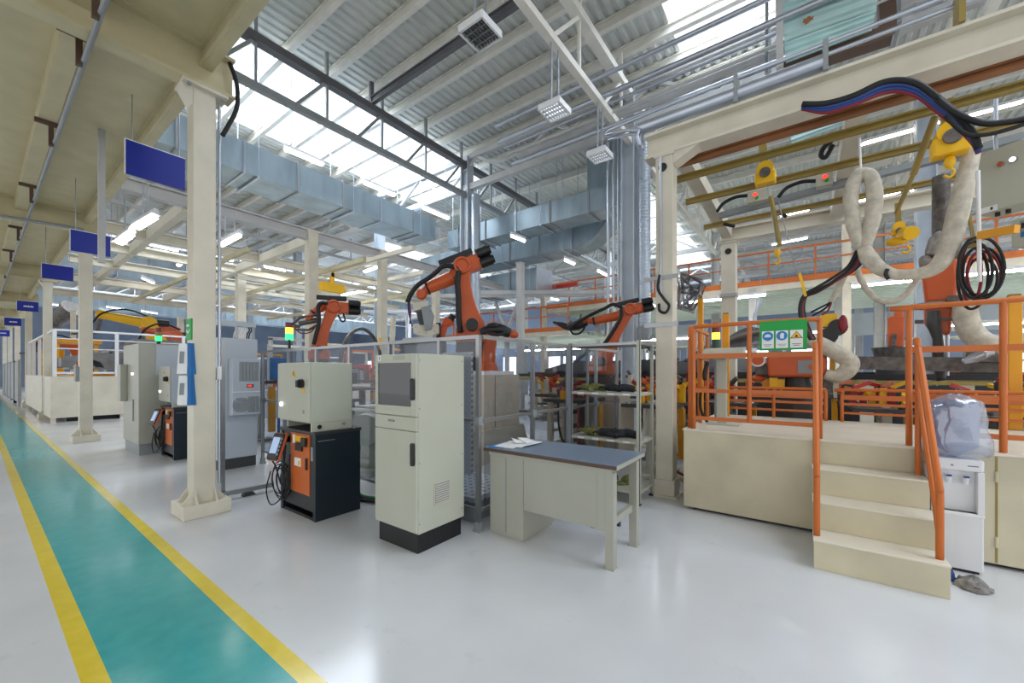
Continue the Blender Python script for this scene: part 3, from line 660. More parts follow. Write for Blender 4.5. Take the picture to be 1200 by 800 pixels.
f.build('fan_guard', 'midgrey', c)
MB().box(2.53, 2.62, 6.982, 6.992, 1.265, 1.31).build('display', 'black', c); MB().box(2.545, 2.595, 6.979, 6.984, 1.277, 1.299).build('digits', 'lampred', c); MB().box(2.345, 2.715, 6.985, 6.992, 1.19, 1.205).build('seam', 'white', c)
r = MB()
for x in (2.24, 2.47, 2.70): MB().box(x - .012, x + .012, 7.18, 7.2, 2.03, 2.22).build('frame_post', 'alu', t)
MB().box(2.2, 2.72, 7.15, 7.3, 2.22, 2.3).build('cable_tray', 'bluegrey', t)
for k in range(8):
    x = 2.44 + k * .03; one('cabinet_cable', MB().tube([(x, 7.25, 2.04), (x + .01, 7.24, 2.12), (x + .03, 7.22, 2.17), (x + .02, 7.22, 2.22)], .009, 6), 'white' if k < 6 else 'rubber', '%s cable rising from the blue grey cabinet top, counted from the column' % ORD[k], 'cable', 'cables on the blue grey cabinet')
# cabinets beside the second controller
t = thing('control_cabinet', 'tall beige grey control cabinet behind the second navy controller', 'cabinet', (1.95, 10.3, 0))
MB().box(1.78, 2.5, 9.65, 10.75, 0, .2).build('plinth', 'midgrey', t); MB().box(1.76, 2.55, 9.6, 10.8, .2, 2.02).build('body', 'desk', t, .01); MB().box(2.0, 2.55, 9.57, 9.6, 1.45, 2.0).build('side_panel', 'bluegrey', t)
MB().box(1.75, 1.762, 10.0, 10.1, 1.45, 1.49).build('lamp', 'whiteled', t); MB().box(1.745, 1.762, 9.95, 10.0, .6, 1.0).build('handle', 'midgrey', t)
MB().box(1.66, 1.76, 10.45, 10.7, .95, 1.65).build('switch_box', 'desk', t, .01)
t = thing('signal_tower', 'signal tower with a green lamp on the beige grey control cabinet', 'signal light', (2.1, 10.0, 2.02))
MB().cyl((2.12, 10.0, 2.02), (2.12, 10.0, 2.1), .03).build('foot', 'black', t); MB().cyl((2.12, 10, 2.1), (2.12, 10, 2.19), .05).build('green_lens', 'lampgreen', t); MB().cyl((2.12, 10, 2.19), (2.12, 10, 2.27), .05).build('amber_lens', 'olive', t); MB().cyl((2.12, 10, 2.27), (2.12, 10, 2.35), .05).build('red_lens', 'redoff', t)

# ---- gate frame by the folder column
t = thing('gate_frame', 'low aluminium gate frame beside the folder column', 'frame', (1.85, 5.7, 0))
MB().box(1.735, 1.775, 5.53, 5.57, .0, 1.86).build('post', 'alu', t); MB().bar((1.755, 6.6, .07), (1.755, 5.5, .07), .045, .05).build('side_rail', 'alu', t); MB().bar((1.74, 5.5, .07), (2.28, 5.47, .07), .045, .05).build('front_rail', 'alu', t)
MB().prism([(1.93, 5.44, 0), (2.07, 5.44, 0), (2.03, 5.47, .06), (1.97, 5.47, .06)], (0, .07, 0)).build('foot', 'dgrey', t)

# ---- workbench
t = thing('workbench', 'light grey steel workbench with a blue grey top and brown edge', 'workbench', (3.15, 1.8, 0))
MB().box(2.836, 3.47, 1.13, 2.42, .772, .80).build('top_board', 'desk', t); MB().box(2.828, 2.836, 1.13, 2.42, .772, .80).build('edge_band', 'brown', t); MB().box(2.832, 3.468, 1.132, 2.418, .80, .804).build('worktop', 'dtop', t)
MB().box(2.86, 3.43, 1.18, 2.38, .735, .772).build('top_frame', 'desk', t)
p = MB().box(2.87, 3.40, 2.0, 2.375, .03, .735).build('pedestal', 'desk', t, .003); MB().box(2.885, 3.39, 2.015, 2.36, 0, .03).build('pedestal_base', 'desk', t)
MB().box(2.866, 2.869, 2.185, 2.19, .05, .73).build('panel_seam', 'midgrey', p); MB().box(2.868, 2.88, 1.30, 1.995, .29, .735).build('modesty_panel', 'desk', t, .003)
MB().box(2.865, 2.875, 1.236, 1.299, .28, .735).build('panel_return', 'desk', t)
for x, l in ((2.89, 'front'), (3.40, 'rear')):
    lg = MB().prism([(x - .025, 1.17, .008), (x + .045, 1.17, .008), (x + .045, 1.185, .008), (x - .01, 1.185, .008), (x - .01, 1.235, .008), (x - .025, 1.235, .008)], (0, 0, .727)); lg.build('leg', 'desk', t); MB().box(x - .03, x + .05, 1.165, 1.245, 0, .008).build('foot_plate', 'desk', t)
MB().box(2.92, 3.39, 1.205, 1.245, .30, .36).build('stretcher', 'desk', t)
for k in range(4):
    a = random.uniform(-.4, .4); c = V((3.06 + .03 * k, 2.27 - .03 * k, .807 + .005 * k))
    one('paper_sheet', MB().obox(c, V((math.cos(a), math.sin(a), 0)) * .15, V((-math.sin(a), math.cos(a), 0)) * .105, (0, 0, .0022)), 'paper', '%s white paper of the loose pile on the workbench, from the bottom' % ORD[k], 'paper', 'papers on the workbench')
one('paper_sheet', MB().prism([(3.04, 2.2, .835), (3.13, 2.14, .83), (3.2, 2.2, .855), (3.17, 2.28, .832), (3.1, 2.3, .862)], (0, .004, .004)).prism([(3.08, 2.1, .832), (3.2, 2.1, .84), (3.24, 2.22, .85), (3.15, 2.26, .86)], (0, .004, .005)), 'paper', 'crumpled white paper lying on top of the workbench pile', 'paper', 'papers on the workbench')
one('plastic_sleeve', MB().obox((2.93, 2.33, .806), (.07, .03, 0), (-.03, .07, 0), (0, 0, .0015)), 'lblue', 'blue edged plastic sleeve under the paper pile on the workbench', 'sleeve')
one('stool', MB().cyl((3.75, 1.66, .44), (3.75, 1.66, .47), .17).cyl((3.75, 1.66, .05), (3.75, 1.66, .44), .025).box(3.55, 3.95, 1.64, 1.68, 0.0, .05).box(3.73, 3.77, 1.46, 1.86, 0.0, .05), 'black', 'black stool pushed behind the workbench', 'stool')

# ---- steel shelf
t = thing('steel_shelf', 'light grey steel shelf unit behind the workbench', 'shelf', (4.75, 1.95, 0))
sx0, sx1, sy0, sy1 = 4.44, 4.94, 1.50, 2.40
for x in (sx0, sx1 - .04):
    for yy in (sy0, sy1 - .04):
        MB().box(x, x + .04, yy, yy + .006, .02, 1.86).box(x if x == sx0 else x + .034, x + .006 if x == sx0 else x + .04, yy, yy + .04, .02, 1.86).build('post', 'midgrey' if yy > 2 else 'grey', t); MB().box(x - .005, x + .045, yy - .005, yy + .045, 0, .02).build('foot', 'black', t)
for z in (.15, .715, 1.26, 1.845):
    s = MB().box(sx0 + .005, sx1 - .005, sy0 + .005, sy1 - .005, z - .03, z).build('shelf_board', 'alu' if z > 1.5 else 'grey', t)
    if .5 < z < 1.5:
        for k in range(4): MB().box(sx0 + .001, sx0 + .005, 1.62 + k * .19, 1.70 + k * .19, z - .025, z - .006).build('shelf_label', 'paper', s)
one('cap', MB().ball((4.74, 1.73, .165), (.09, .11, .09), 14, 8).ball((4.66, 1.80, .165), (.09, .08, .012), 12, 6), 'olglove', 'olive grey cap on the bottom shelf behind the workbench leg', 'cap')


def glove(c, a, s, m, label, group):
    c = V(c); u = V((math.cos(a), math.sin(a), 0)); w = V((-math.sin(a), math.cos(a), 0)); g = MB()
    g.tube([c - u * .12 * s, c - u * .05 * s + V((0, 0, .012)), c + u * .03 * s + V((0, 0, .015)), c + u * .07 * s], [.035 * s, .04 * s, .042 * s, .02 * s], 8)
    for k, (o, l) in enumerate(((-.03, .09), (-.01, .11), (.012, .1), (.032, .075))): g.tube([c + u * .04 * s + w * o * s, c + u * (.04 + l * .6) * s + w * o * 1.2 * s + V((0, 0, .022)), c + u * (.04 + l) * s + w * o * 1.5 * s], .012 * s, 6, 3)
    g.tube([c - w * .03 * s, c - w * .065 * s + u * .03 * s, c - w * .07 * s + u * .06 * s], .013 * s, 6, 3)
    return one('work_glove', g, m, label, 'glove', group)


gg = 'work gloves on the shelf'
for i, (yy, xx, a, m) in enumerate(((2.20, 4.60, 1.2, 'olglove'), (2.10, 4.66, 2.4, 'olglove'), (1.98, 4.60, 1.8, 'glove'), (1.88, 4.66, .4, 'glove'), (1.80, 4.60, 2.8, 'glove'), (1.72, 4.68, 1.3, 'glove'))):
    glove((xx, yy, .755), a, 1.2, m, '%s %s work glove along the middle shelf, from the fence end' % (ORD[i], 'olive' if m == 'olglove' else 'dark'), gg)
for i, (yy, xx, a, m) in enumerate(((2.24, 4.6, 1.0, 'olglove'), (2.12, 4.62, 2.0, 'olglove'), (1.92, 4.62, 1.5, 'glove'), (1.76, 4.62, 1.7, 'glove'))):
    glove((xx, yy, 1.30), a, 1.1, m, '%s %s work glove along the upper shelf, from the fence end' % (ORD[i], 'olive' if m == 'olglove' else 'dark'), gg)

# ---- cell fence of aluminium profile with clear panels
def fence(p, q, first, end, label, panel=True):
    p, q = V(p), V(q); t = thing('fence_panel', label, 'fence', p, 'clear fence bays round the robot cell'); d = (q - p).normalized()
    posts = ([p] if first else []) + ([q] if end else [])
    for c in posts:
        MB().box(c.x - .02, c.x + .02, c.y - .02, c.y + .02, .02, 1.85).build('post', 'alu', t); MB().box(c.x - .04, c.x + .04, c.y - .04, c.y + .04, 0, .02).box(c.x - .03, c.x + .03, c.y - .03, c.y + .03, .02, .09).build('post_foot', 'midgrey', t)
        MB().box(c.x - .035, c.x + .035, c.y - .035, c.y + .035, 1.0, 1.08).build('clamp', 'midgrey', t)
    for z, w in ((1.835, .036), (1.04, .03), (.2, .03)): MB().bar(p + V((0, 0, z)), q + V((0, 0, z)), w, w).build('rail', 'alu', t)
    s = d * .03
    for a, b in ((1.06, 1.81), (.22, 1.02)): MB().bar(p + s + V((0, 0, (a + b) / 2)), q - s + V((0, 0, (a + b) / 2)), .006, b - a).build('clear_pane', 'pane', t)


fy = [2.49, 3.02, 3.84, 4.65, 5.47, 6.3, 7.2]
for i in range(6): fence((2.84, fy[i], 0), (2.84, fy[i + 1], 0), True, i == 5, '%s fence bay behind the cabinets, counted from the corner post by the workbench' % ORD[i])
fx = [2.90, 3.73, 4.55, 5.4, 6.2]
for i in range(4): fence((fx[i] if i else 2.866, 2.47, 0), (fx[i + 1], 2.47, 0), i > 0, i == 3, '%s fence bay behind the workbench and shelf, counted from the corner post' % ORD[i])

# ================================================================ RIGHT HAND CELL: portal, platform, stairs, rails
def post_column(x, y, w, h, label, m='cream', group='cream posts of the cell frames', name='portal_post'):
    t = thing(name, label, 'post', (x, y, 0), group)
    MB().box(x - w / 2, x + w / 2, y - w / 2, y + w / 2, .02, h).build('shaft', m, t, .006)
    MB().box(x - w * .8, x + w * .8, y - w * .8, y + w * .8, 0, .02).box(x - w * .62, x + w * .62, y - w * .62, y + w * .62, .02, .2).build('base_plate', m, t)
    MB().box(x - w * .6, x + w * .6, y - w * .6, y + w * .6, h - .03, h).build('cap_plate', m, t)
    return t


t = post_column(5.07, 1.385, .20, 4.14, 'stout cream post between the steel shelf and the raised platform')
MB().cyl((4.955, 1.40, 3.98), (4.972, 1.40, 3.98), .05, n=16).build('cable_hole', 'black', t)
MB().prism([(4.98, 1.28, 4.0), (4.98, 1.0, 4.14), (4.98, 1.28, 4.14)], (.18, 0, 0)).build('bracket', 'cream', t)
for z in (2.05, 2.62): MB().box(4.955, 4.97, 1.22, 1.62, z, z + .05).build('clamp', 'alu', t)
one('conduit', MB().cyl((4.945, 1.42, 2.45), (4.945, 1.42, 4.1), .014, n=8), 'pipe', 'thin grey conduit down the face of the stout cream post', 'conduit')
one('power_cable', MB().tube([at(773, 322, X=4.93), at(771, 338, X=4.91), at(778, 350, X=4.9), at(784, 358, X=4.9), at(780, 366, X=4.9), at(773, 364, X=4.91), at(772, 356, X=4.93)], .017, 8), 'rubber', 'black cable hooking out of the conduit on the stout cream post', 'cable')
t = post_column(9.05, 1.25, .26, 4.1, 'cream post in front of the pale green mezzanine')
MB().box(8.88, 9.22, 1.1, 1.4, 3.0, 3.06).build('clamp', 'alu', t); MB().cyl((8.91, 1.25, 3.9), (8.93, 1.25, 3.9), .06, n=14).build('cable_hole', 'black', t)
post_column(9.05, -6.5, .26, 4.1, 'cream post at the far end of the portal frame')
g = 'cream portal beams above the platform'
one('portal_beam', MB().ibeam((5.08, 1.62, 4.29), (5.08, -9, 4.29), .30, .24, .03), 'cream', 'big cream beam running overhead from the stout post', 'beam', g)
one('portal_beam', MB().ibeam((9.05, 1.4, 4.25), (9.05, -9, 4.25), .26, .24, .03), 'cream', 'cream beam running along the mezzanine side of the portal', 'beam', g)
for i, y in enumerate((1.27, -.42, -2.6)):
    one('portal_beam', MB().bar((5.2, y, 4.27), (8.93, y, 4.27), .17, .2), 'cream', '%s cream cross beam of the portal, counted from the stout post' % ORD[i], 'beam', g)
for i, (x, m, w) in enumerate(((5.3, 'rust', .045), (5.72, 'olive', .03), (6.56, 'olive', .03), (7.9, 'olive', .03))):
    one('hoist_rail', MB().ibeam((x, 1.5, 4.13), (x, -9, 4.13), .08, w + .03, .02), m, '%s %s hoist rail under the portal cross beams, counted from the walkway' % (ORD[i], 'rust brown' if m == 'rust' else 'olive yellow'), 'rail', 'hoist rails of the portal')
one('spiral_tube', MB().cyl((5.0, 1.7, 4.56), (5.0, -.15, 4.56), .075, n=16), 'pipe', 'shiny round tube lying on the big cream beam', 'tube')
for k, (dx, dz) in enumerate(((-.03, .15), (.06, .1))):
    one('conduit', MB().tube([(4.95 + dx, 1.66, 4.3), (4.93 + dx, 1.66, 4.5), (5.0 + dx, 1.3, 4.56 + dz), (5.0 + dx, -9, 4.56 + dz)], .02, 8, 4), 'pipe', '%s long conduit running along the top of the big cream beam' % ORD[k], 'conduit', 'conduits on the big cream beam')
for i, y in enumerate((.62, -.15, -1.05)):
    one('conduit_clip', MB().box(4.92, 5.1, y - .02, y + .02, 4.44, 4.74), 'olive' if i == 2 else 'midgrey', '%s clip holding the conduits on the big cream beam, from the stout post' % ORD[i], 'clip', 'clips on the big cream beam')

# ---- platform and stairs
PX0, PX1, PZ = 4.66, 6.6, .88
t = thing('raised_platform', 'cream raised platform with the orange handrails on it', 'platform', (5.6, -3, 0))
MB().box(PX0, PX1, -8, 1.09, .03, PZ - .02).build('side_panel', 'plat', t, .004); MB().box(PX0 - .01, PX1, -8, 1.1, PZ - .02, PZ).build('deck_plate', 'tread', t, .003)
MB().box(PX0 + .05, PX1 - .05, -7.9, 1.0, 0, .03).build('plinth', 'black', t)  # black fill put in for the shade of the gap below the panels
for y in (-1.17, -1.75, -2.4): MB().box(PX0 - .003, PX0, y - .006, y + .006, .04, .85).build('panel_seam', 'olive', t)
for z in (.2, .7): MB().cyl((PX0 - .008, -1.17, z - .04), (PX0 - .008, -1.17, z + .04), .01, n=8).build('hinge', 'plat', t)
t = thing('platform_stairs', 'cream four step stair leading onto the raised platform', 'stairs', (4.2, -.4, 0))
for i in range(3):
    xa = 3.83 + i * .277
    MB().box(xa, PX0 - .012, -.765, -.045, .22 * i if i else 0, .22 * (i + 1) - .012).build('riser', 'plat', t, .003)
    MB().box(xa - .006, xa + .29 if i < 2 else PX0 - .012, -.77, -.04, .22 * (i + 1) - .012, .22 * (i + 1)).build('tread', 'tread', t, .003)


def handrail(name, label, loc, top_pts, rails, posts, r=.022, group='orange handrails of the platform', caps=True):
    """Welded tube rail: closed top run, lower rails, round posts."""
    t = thing(name, label, 'handrail', loc, group)
    MB().tube(top_pts, r, 10, 1 if len(top_pts) == 2 else 4).build('top_rail', 'rail', t)
    for a, b, rr in rails: MB().bar(a, b, .012, rr * 2).build('lower_rail', 'rail', t)
    for a, b in posts: MB().cyl(a, b, r, n=10).build('rail_post', 'rail', t)
    return t


X = 4.72; zt = 2.0
def rnd(p0, p1, zlo, zhi, c=.06):
    """Inverted U from p0 down point to p1 down point."""
    p0, p1 = V(p0), V(p1); d = (p1 - p0).normalized() * c; u = V((0, 0, 1))
    return [p0 + u * zlo, p0 + u * (zhi - c * 1.4), p0 + u * (zhi - c * .3) + d * .3, p0 + u * zhi + d * 1.4, p1 + u * zhi - d * 1.4, p1 + u * (zhi - c * .3) - d * .3, p1 + u * (zhi - c * 1.4), p1 + u * zlo]


t = handrail('platform_handrail', 'orange handrail on the platform edge carrying the green safety sign', (X, .45, PZ), rnd((X, 1.0, 0), (X, -.1, 0), PZ, zt),
             [((X, 1.0, 1.675), (X, -.1, 1.675), .025), ((X, 1.0, 1.30), (X, -.1, 1.30), .02), ((X, 1.0, 1.0), (X, -.1, 1.0), .02)], [((X, .47, .99), (X, .47, zt))])
handrail('platform_handrail', 'short orange handrail closing the end of the platform by the stout post', (5.2, 1.04, PZ), rnd((4.78, 1.05, 0), (5.75, 1.05, 0), PZ, zt),
         [((4.78, 1.05, 1.675), (5.75, 1.05, 1.675), .025), ((4.78, 1.05, 1.30), (5.75, 1.05, 1.30), .02)], [((5.3, 1.05, PZ), (5.3, 1.05, zt))])
handrail('platform_handrail', 'orange handrail on the platform edge above the water dispenser', (X, -1.8, PZ), rnd((X, -.70, 0), (X, -3.6, 0), PZ, 2.05),
         [((X, -.70, 1.69), (X, -3.6, 1.69), .025), ((X, -.70, 1.30), (X, -3.6, 1.30), .02), ((X, -.8, 1.0), (X, -3.6, 1.0), .02)], [((X, -1.22, PZ), (X, -1.22, 2.05)), ((X, -2.2, PZ), (X, -2.2, 2.05))])
one('post_sleeve', MB().cyl((X, 1.0, 1.80), (X, 1.0, 1.84), .034, n=10).cyl((X, 1.0, 1.78), (X, 1.0, 1.86), .028, n=10), 'rail', 'orange clamp ring on the corner post of the sign handrail', 'clamp')
for y, l, dz in ((-.065, 'stair handrail on the side of the green safety sign', 0), (-.735, 'stair handrail on the side of the water dispenser', .0)):
    t = thing('stair_handrail', 'sloping orange ' + l, 'handrail', (3.95, y, .22), 'sloping stair handrails')
    MB().tube([(3.94, y, .22), (3.94, y, .60), (3.955, y, .69), (4.0, y, .78), (4.60, y, 1.70), (4.63, y, 1.74)], .022, 10, 4).build('top_rail', 'rail', t)
    if y < -.5:
        MB().tube([(3.96, y + .004, .42), (4.02, y, .50), (4.60, y, 1.36)], .018, 8, 3).build('lower_rail', 'rail', t)
    MB().cyl((4.60, y, .66), (4.60, y, 1.72), .02, n=10).build('rail_post', 'rail', t)
# inner low rails
XI = 6.5
for a, b, l in ((.92, -.20, 'low orange guard rail at the back of the platform behind the sign'), (-.36, -2.6, 'low orange guard rail at the back of the platform behind the stairs')):
    handrail('guard_rail', l, (XI, a, PZ), rnd((XI, a, 0), (XI, b, 0), PZ, 1.28), [((XI, a, 1.185), (XI, b, 1.185), .03), ((XI, a, 1.10), (XI, b, 1.10), .016), ((XI, a, .99), (XI, b, .99), .014)], [((XI, (a + b) / 2, PZ), (XI, (a + b) / 2, 1.28))], .02, 'low guard rails of the platform')

# ---- safety sign
t = thing('safety_sign', 'green safety sign with two blue circles and a yellow triangle', 'sign', (4.69, .19, 1.86))
a, b = at(890, 374, X=4.69), at(946, 411, X=4.69)
MB().box(4.684, 4.692, b.y, a.y, 1.715, 2.005).build('board', 'green', t)
wy = a.y - b.y
for k in range(3):
    y0 = a.y - wy * (.055 + k * .30); y1 = y0 - wy * .26
    c = MB().box(4.678, 4.684, y1, y0, 1.735, 1.905).build('pictogram_card', 'paper', t); yc = (y0 + y1) / 2
    if k < 2:
        MB().cyl((4.6775, yc, 1.855), (4.674, yc, 1.855), .045, n=22).build('blue_disc', 'pict', c)
        w = MB()
        if k == 0: w.prism([(4.673, yc - .028, 1.845), (4.673, yc + .028, 1.845), (4.673, yc + .022, 1.868), (4.673, yc, 1.876), (4.673, yc - .022, 1.868)], (-.002, 0, 0))
        else: w.prism([(4.673, yc - .016, 1.828), (4.673, yc + .012, 1.828), (4.673, yc + .016, 1.86), (4.673, yc + .004, 1.884), (4.673, yc - .018, 1.876)], (-.002, 0, 0))
        w.build('white_symbol', 'white', c)
    else:
        MB().prism([(4.6775, yc - .05, 1.825), (4.6775, yc + .05, 1.825), (4.6775, yc, 1.895)], (-.003, 0, 0)).build('triangle_edge', 'black', c)
        MB().prism([(4.674, yc - .04, 1.83), (4.674, yc + .04, 1.83), (4.674, yc, 1.888)], (-.002, 0, 0)).build('yellow_triangle', 'yellow', c)
        MB().prism([(4.672, yc - .016, 1.836), (4.672, yc + .016, 1.836), (4.672, yc, 1.862)], (-.001, 0, 0)).build('black_symbol', 'black', c)
    w = MB()
    for j in range(2): w.box(4.6765, 4.678, yc - .035 + .01 * j, yc + .035 - .01 * j, 1.77 - .014 * j, 1.775 - .014 * j)
    w.build('lettering', 'dred' if k == 2 else 'midgrey', c)

# ---- water dispenser
t = thing('water_dispenser', 'white water dispenser standing beside the cream stair', 'water dispenser', (4.53, -.91, 0))
dx, y0, y1 = 4.40, -1.05, -.775
MB().box(dx + .012, 4.65, y0, y1, .02, .45).build('lower_cabinet', 'white', t, .01); MB().box(dx, 4.65, y0, y1, .76, .85).build('top_cover', 'white', t, .015)
MB().box(dx, 4.65, y0, y0 + .035, .45, .76).box(dx, 4.65, y1 - .035, y1, .45, .76).box(dx + .06, 4.65, y0 + .035, y1 - .035, .45, .76).build('recess', 'white', t, .004)
MB().box(dx - .005, dx + .06, y0, y1, .425, .45).build('drip_tray', 'paper', t, .005); MB().box(dx + .03, 4.64, y0 + .02, y1 - .02, 0, .02).build('foot', 'black', t)
for y, m in ((-.87, 'hblue'), (-.96, 'hblue')):
    p = MB().cyl((dx + .02, y, .66), (dx + .02, y, .71), .014, .02, n=10).box(dx + .01, dx + .07, y - .014, y + .014, .70, .725).build('tap', 'white', t); MB().box(dx - .004, dx + .012, y - .014, y + .014, .712, .724).build('tap_lever', 'hblue', p)
MB().box(dx - .002, dx, -1.02, -.965, .80, .806).build('logo', 'hblue', t); MB().cyl((dx - .002, -.885, .80), (dx, -.885, .80), .008, n=10).build('indicator', 'midgrey', t)
b = thing('water_bottle', 'blue tinted water bottle upside down on the white dispenser', 'bottle', (4.53, -.92, .85))
MB().lathe((4.535, -.925, 0), [(.03, .855), (.045, .875), (.12, .93), (.128, .96), (.122, .99), (.128, 1.02), (.128, 1.12), (.122, 1.15), (.128, 1.18), (.128, 1.24), (.11, 1.275), (.03, 1.285)], 26).build('bottle_body', 'bottle', b); MB().lathe((4.535, -.925, 0), [(.025, .852), (.03, .854), (.03, .862)], 14).build('cap', 'hblue', b)
bag = MB(); n = 28; prof = [(.13, .86), (.165, .90), (.155, .98), (.150, 1.06), (.152, 1.14), (.145, 1.22), (.135, 1.275), (.07, 1.31), (.03, 1.335)]
vs = []
for j, (r, z) in enumerate(prof):
    for i in range(n):
        k = 1 + .06 * math.sin(5 * i * 2 * PI / n + j) + .04 * random.uniform(-1, 1); an = 2 * PI * i / n
        vs.append((4.535 + r * k * math.cos(an) * .95, -.925 + r * k * math.sin(an) * 1.06 - (.03 if j < 3 else 0) * (math.sin(an) < 0), z + .008 * random.uniform(-1, 1)))
bag.add(vs, [(j * n + i, j * n + (i + 1) % n, (j + 1) * n + (i + 1) % n, (j + 1) * n + i) for j in range(len(prof) - 1) for i in range(n)], True)
one('plastic_bag', bag, 'bag', 'crinkled clear plastic bag pulled over the water bottle', 'bag')


def heap(name, c, r, h, m, label, cat, n=18, rough=.3):
    c = V(c); vs, k = [], 7
    for j in range(k):
        t_ = j / (k - 1); rr = 1 - t_ ** 1.6 * .96
        for i in range(n):
            q = 1 + rough * random.uniform(-1, 1) * (1 if j else .5); an = 2 * PI * i / n
            vs.append(c + V((r[0] * rr * q * math.cos(an), r[1] * rr * q * math.sin(an), max(0, h * t_ * (1 + rough * random.uniform(-.6, .6))))))
    return one(name, MB().add(vs, [(j * n + i, j * n + (i + 1) % n, (j + 1) * n + (i + 1) % n, (j + 1) * n + i) for j in range(k - 1) for i in range(n)] + [tuple((k - 1) * n + i for i in range(n))], True), m, label, cat)


heap('floor_rag', (4.14, -.93, 0), (.10, .09), .085, 'rag', 'crumpled grey rag on the floor at the foot of the white dispenser', 'rag')
heap('floor_rag', (4.22, -.83, 0), (.05, .045), .10, 'hblue', 'small dark blue rag tucked between the stair and the dispenser', 'rag')

# ---- on the platform: console, posts
t = thing('operator_console', 'white grey operator console with a sloping top behind the sign handrail', 'console', (5.32, .82, PZ))
MB().box(5.18, 5.48, .62, .96, PZ, PZ + .02).build('base_plate', 'grey', t, .004); MB().box(5.27, 5.37, .76, .86, PZ + .02, 1.66).build('column', 'grey', t, .005)
MB().prism([(5.12, .58, 1.66), (5.46, .58, 1.66), (5.46, .58, 1.80), (5.12, .58, 1.70)], (0, .44, 0)).build('console_head', 'grey', t, .006)
one('headset_cable', MB().tube([(5.06, .92, 1.62), (5.03, .95, 1.5), (5.05, .95, 1.42), (5.10, .95, 1.5), (5.1, .93, 1.6)], .02, 8).tube([(5.1, 1.0, 1.3), (5.16, 1.02, 1.1), (5.2, .99, .97), (5.3, .97, .9)], .015, 8), 'rubber', 'black cable looped beside the operator console', 'cable')
for (x, y, z0, z1, w, l) in ((6.36, .92, PZ, 2.32, .085, 'amber steel post behind the operator console'), (6.2, 1.22, 0, 2.55, .07, 'thin amber steel post at the end of the platform'), (6.68, -1.80, PZ, 2.32, .10, 'thick amber steel post behind the dispenser handrail')):
    t = thing('amber_post', l, 'post', (x, y, z0), 'amber steel posts'); MB().box(x - w / 2, x + w / 2, y - w / 2, y + w / 2, z0, z1).build('shaft', 'amber', t, .008)
    MB().box(x - w * .4, x + w * .4, y - w * .4, y + w * .4, z1, z1 + .02).build('cap', 'olive', t)
    if w > .1: MB().prism([(x - .05, y - .07, 1.0), (x - .05, y - .16, 1.02), (x - .05, y - .19, 1.15), (x - .05, y - .12, 1.32), (x - .05, y - .07, 1.32)], (.1, 0, 0)).build('lug', 'amber', t, .01)
t = thing('signal_tower', 'signal tower with a lit amber lamp in front of the amber post', 'signal light', (6.1, 1.0, 1.6))
c = at(839, 400, X=6.0)
for z0, z1, m, l in ((-.06, .05, 'greenoff', 'green_lens'), (.05, .12, 'lampamber', 'amber_lens'), (.12, .22, 'redoff', 'red_lens')): MB().cyl((6.0, c.y, 1.88 + z0 * 1.3), (6.0, c.y, 1.88 + z1 * 1.3), .05, n=14).build(l, m, t)
MB().cyl((6.0, c.y, PZ), (6.0, c.y, 1.8), .02, n=8).build('stem', 'midgrey', t)

# ---- hanging things: padded hoses, cables, hoists, control boxes
P = lambda pts, X: [at(x, y, X=X) for x, y in pts]
XH = 6.0
one('padded_hose', MB().tube(P([(1008, 292), (1000, 262), (997, 230), (1003, 208), (1011, 203), (1021, 208), (1025, 232), (1021, 262), (1013, 290)], XH), [.05, .072, .075, .068, .06, .068, .078, .078, .06], 10), 'cloth', 'beige cloth padded hose bent into an upright loop', 'hose')
one('padded_hose', MB().tube(P([(1012, 290), (1018, 302), (1030, 314), (1048, 321), (1075, 321), (1098, 312), (1112, 290), (1122, 252), (1132, 208), (1141, 168)], XH - .1), [.06, .08, .07, .055, .06, .075, .085, .085, .075, .06], 10), 'cloth', 'long beige cloth padded hose sagging up to the hanging grey box', 'hose')
one('padded_hose', MB().tube(P([(1003, 312), (1010, 330), (1022, 346), (1036, 353), (1052, 351), (1066, 340), (1078, 322)], XH + .3), .032, 8), 'cloth', 'thinner cream padded hose hanging below the sagging one', 'hose')
one('padded_hose', MB().tube(P([(1000, 312), (990, 322), (982, 338), (974, 354)], XH + .3), [.03, .035, .035, .03], 8), 'cloth', 'short cream padded hose ending in loose black cables', 'hose')
one('hose_strap', MB().tube(P([(1040, 315), (1038, 321), (1041, 327)], XH - .18), .02, 6), 'black', 'dark strap round the sagging padded hose', 'strap')
for i, (dx, dy, m) in enumerate(((0, 0, 'rubber'), (3, 2, 'rubber'), (6, 2, 'dred'), (9, 1, 'rubber'), (12, 0, 'rubber'))):
    one('loose_cable', MB().tube(P([(1004 + dx, 294), (994 + dx, 312 + dy), (975 + dx * .8, 326 + dy * 1.5), (955 + dx * .5, 338 + dy * 2), (942 + dx * .3, 346 + dy), (937 + dx * .4, 362), (941 + dx * .5, 382), (950 + dx * .4, 398)], XH + .02 * i), .017, 7), m, '%s %s cable fanning out of the upright padded loop' % (ORD[i], 'dark red' if m == 'dred' else 'black'), 'cable', 'cables fanning out of the padded loop')
one('cable_hook', MB().bar(at(937, 320, X=XH), at(944, 347, X=XH), .05, .03), 'yellow', 'yellow strap hook holding the fanned cables', 'hook')
for i, (pts, m) in enumerate((([(974, 354), (962, 360), (950, 366)], 'rubber'), ([(974, 354), (966, 362), (952, 370)], 'rubber'), ([(974, 355), (970, 364), (963, 369)], 'dred'))):
    one('loose_cable', MB().tube(P(pts, XH + .3), .012, 6), m, '%s thin loose cable at the end of the short padded hose' % ORD[i], 'cable', 'thin cables of the short padded hose')
XC = 4.88
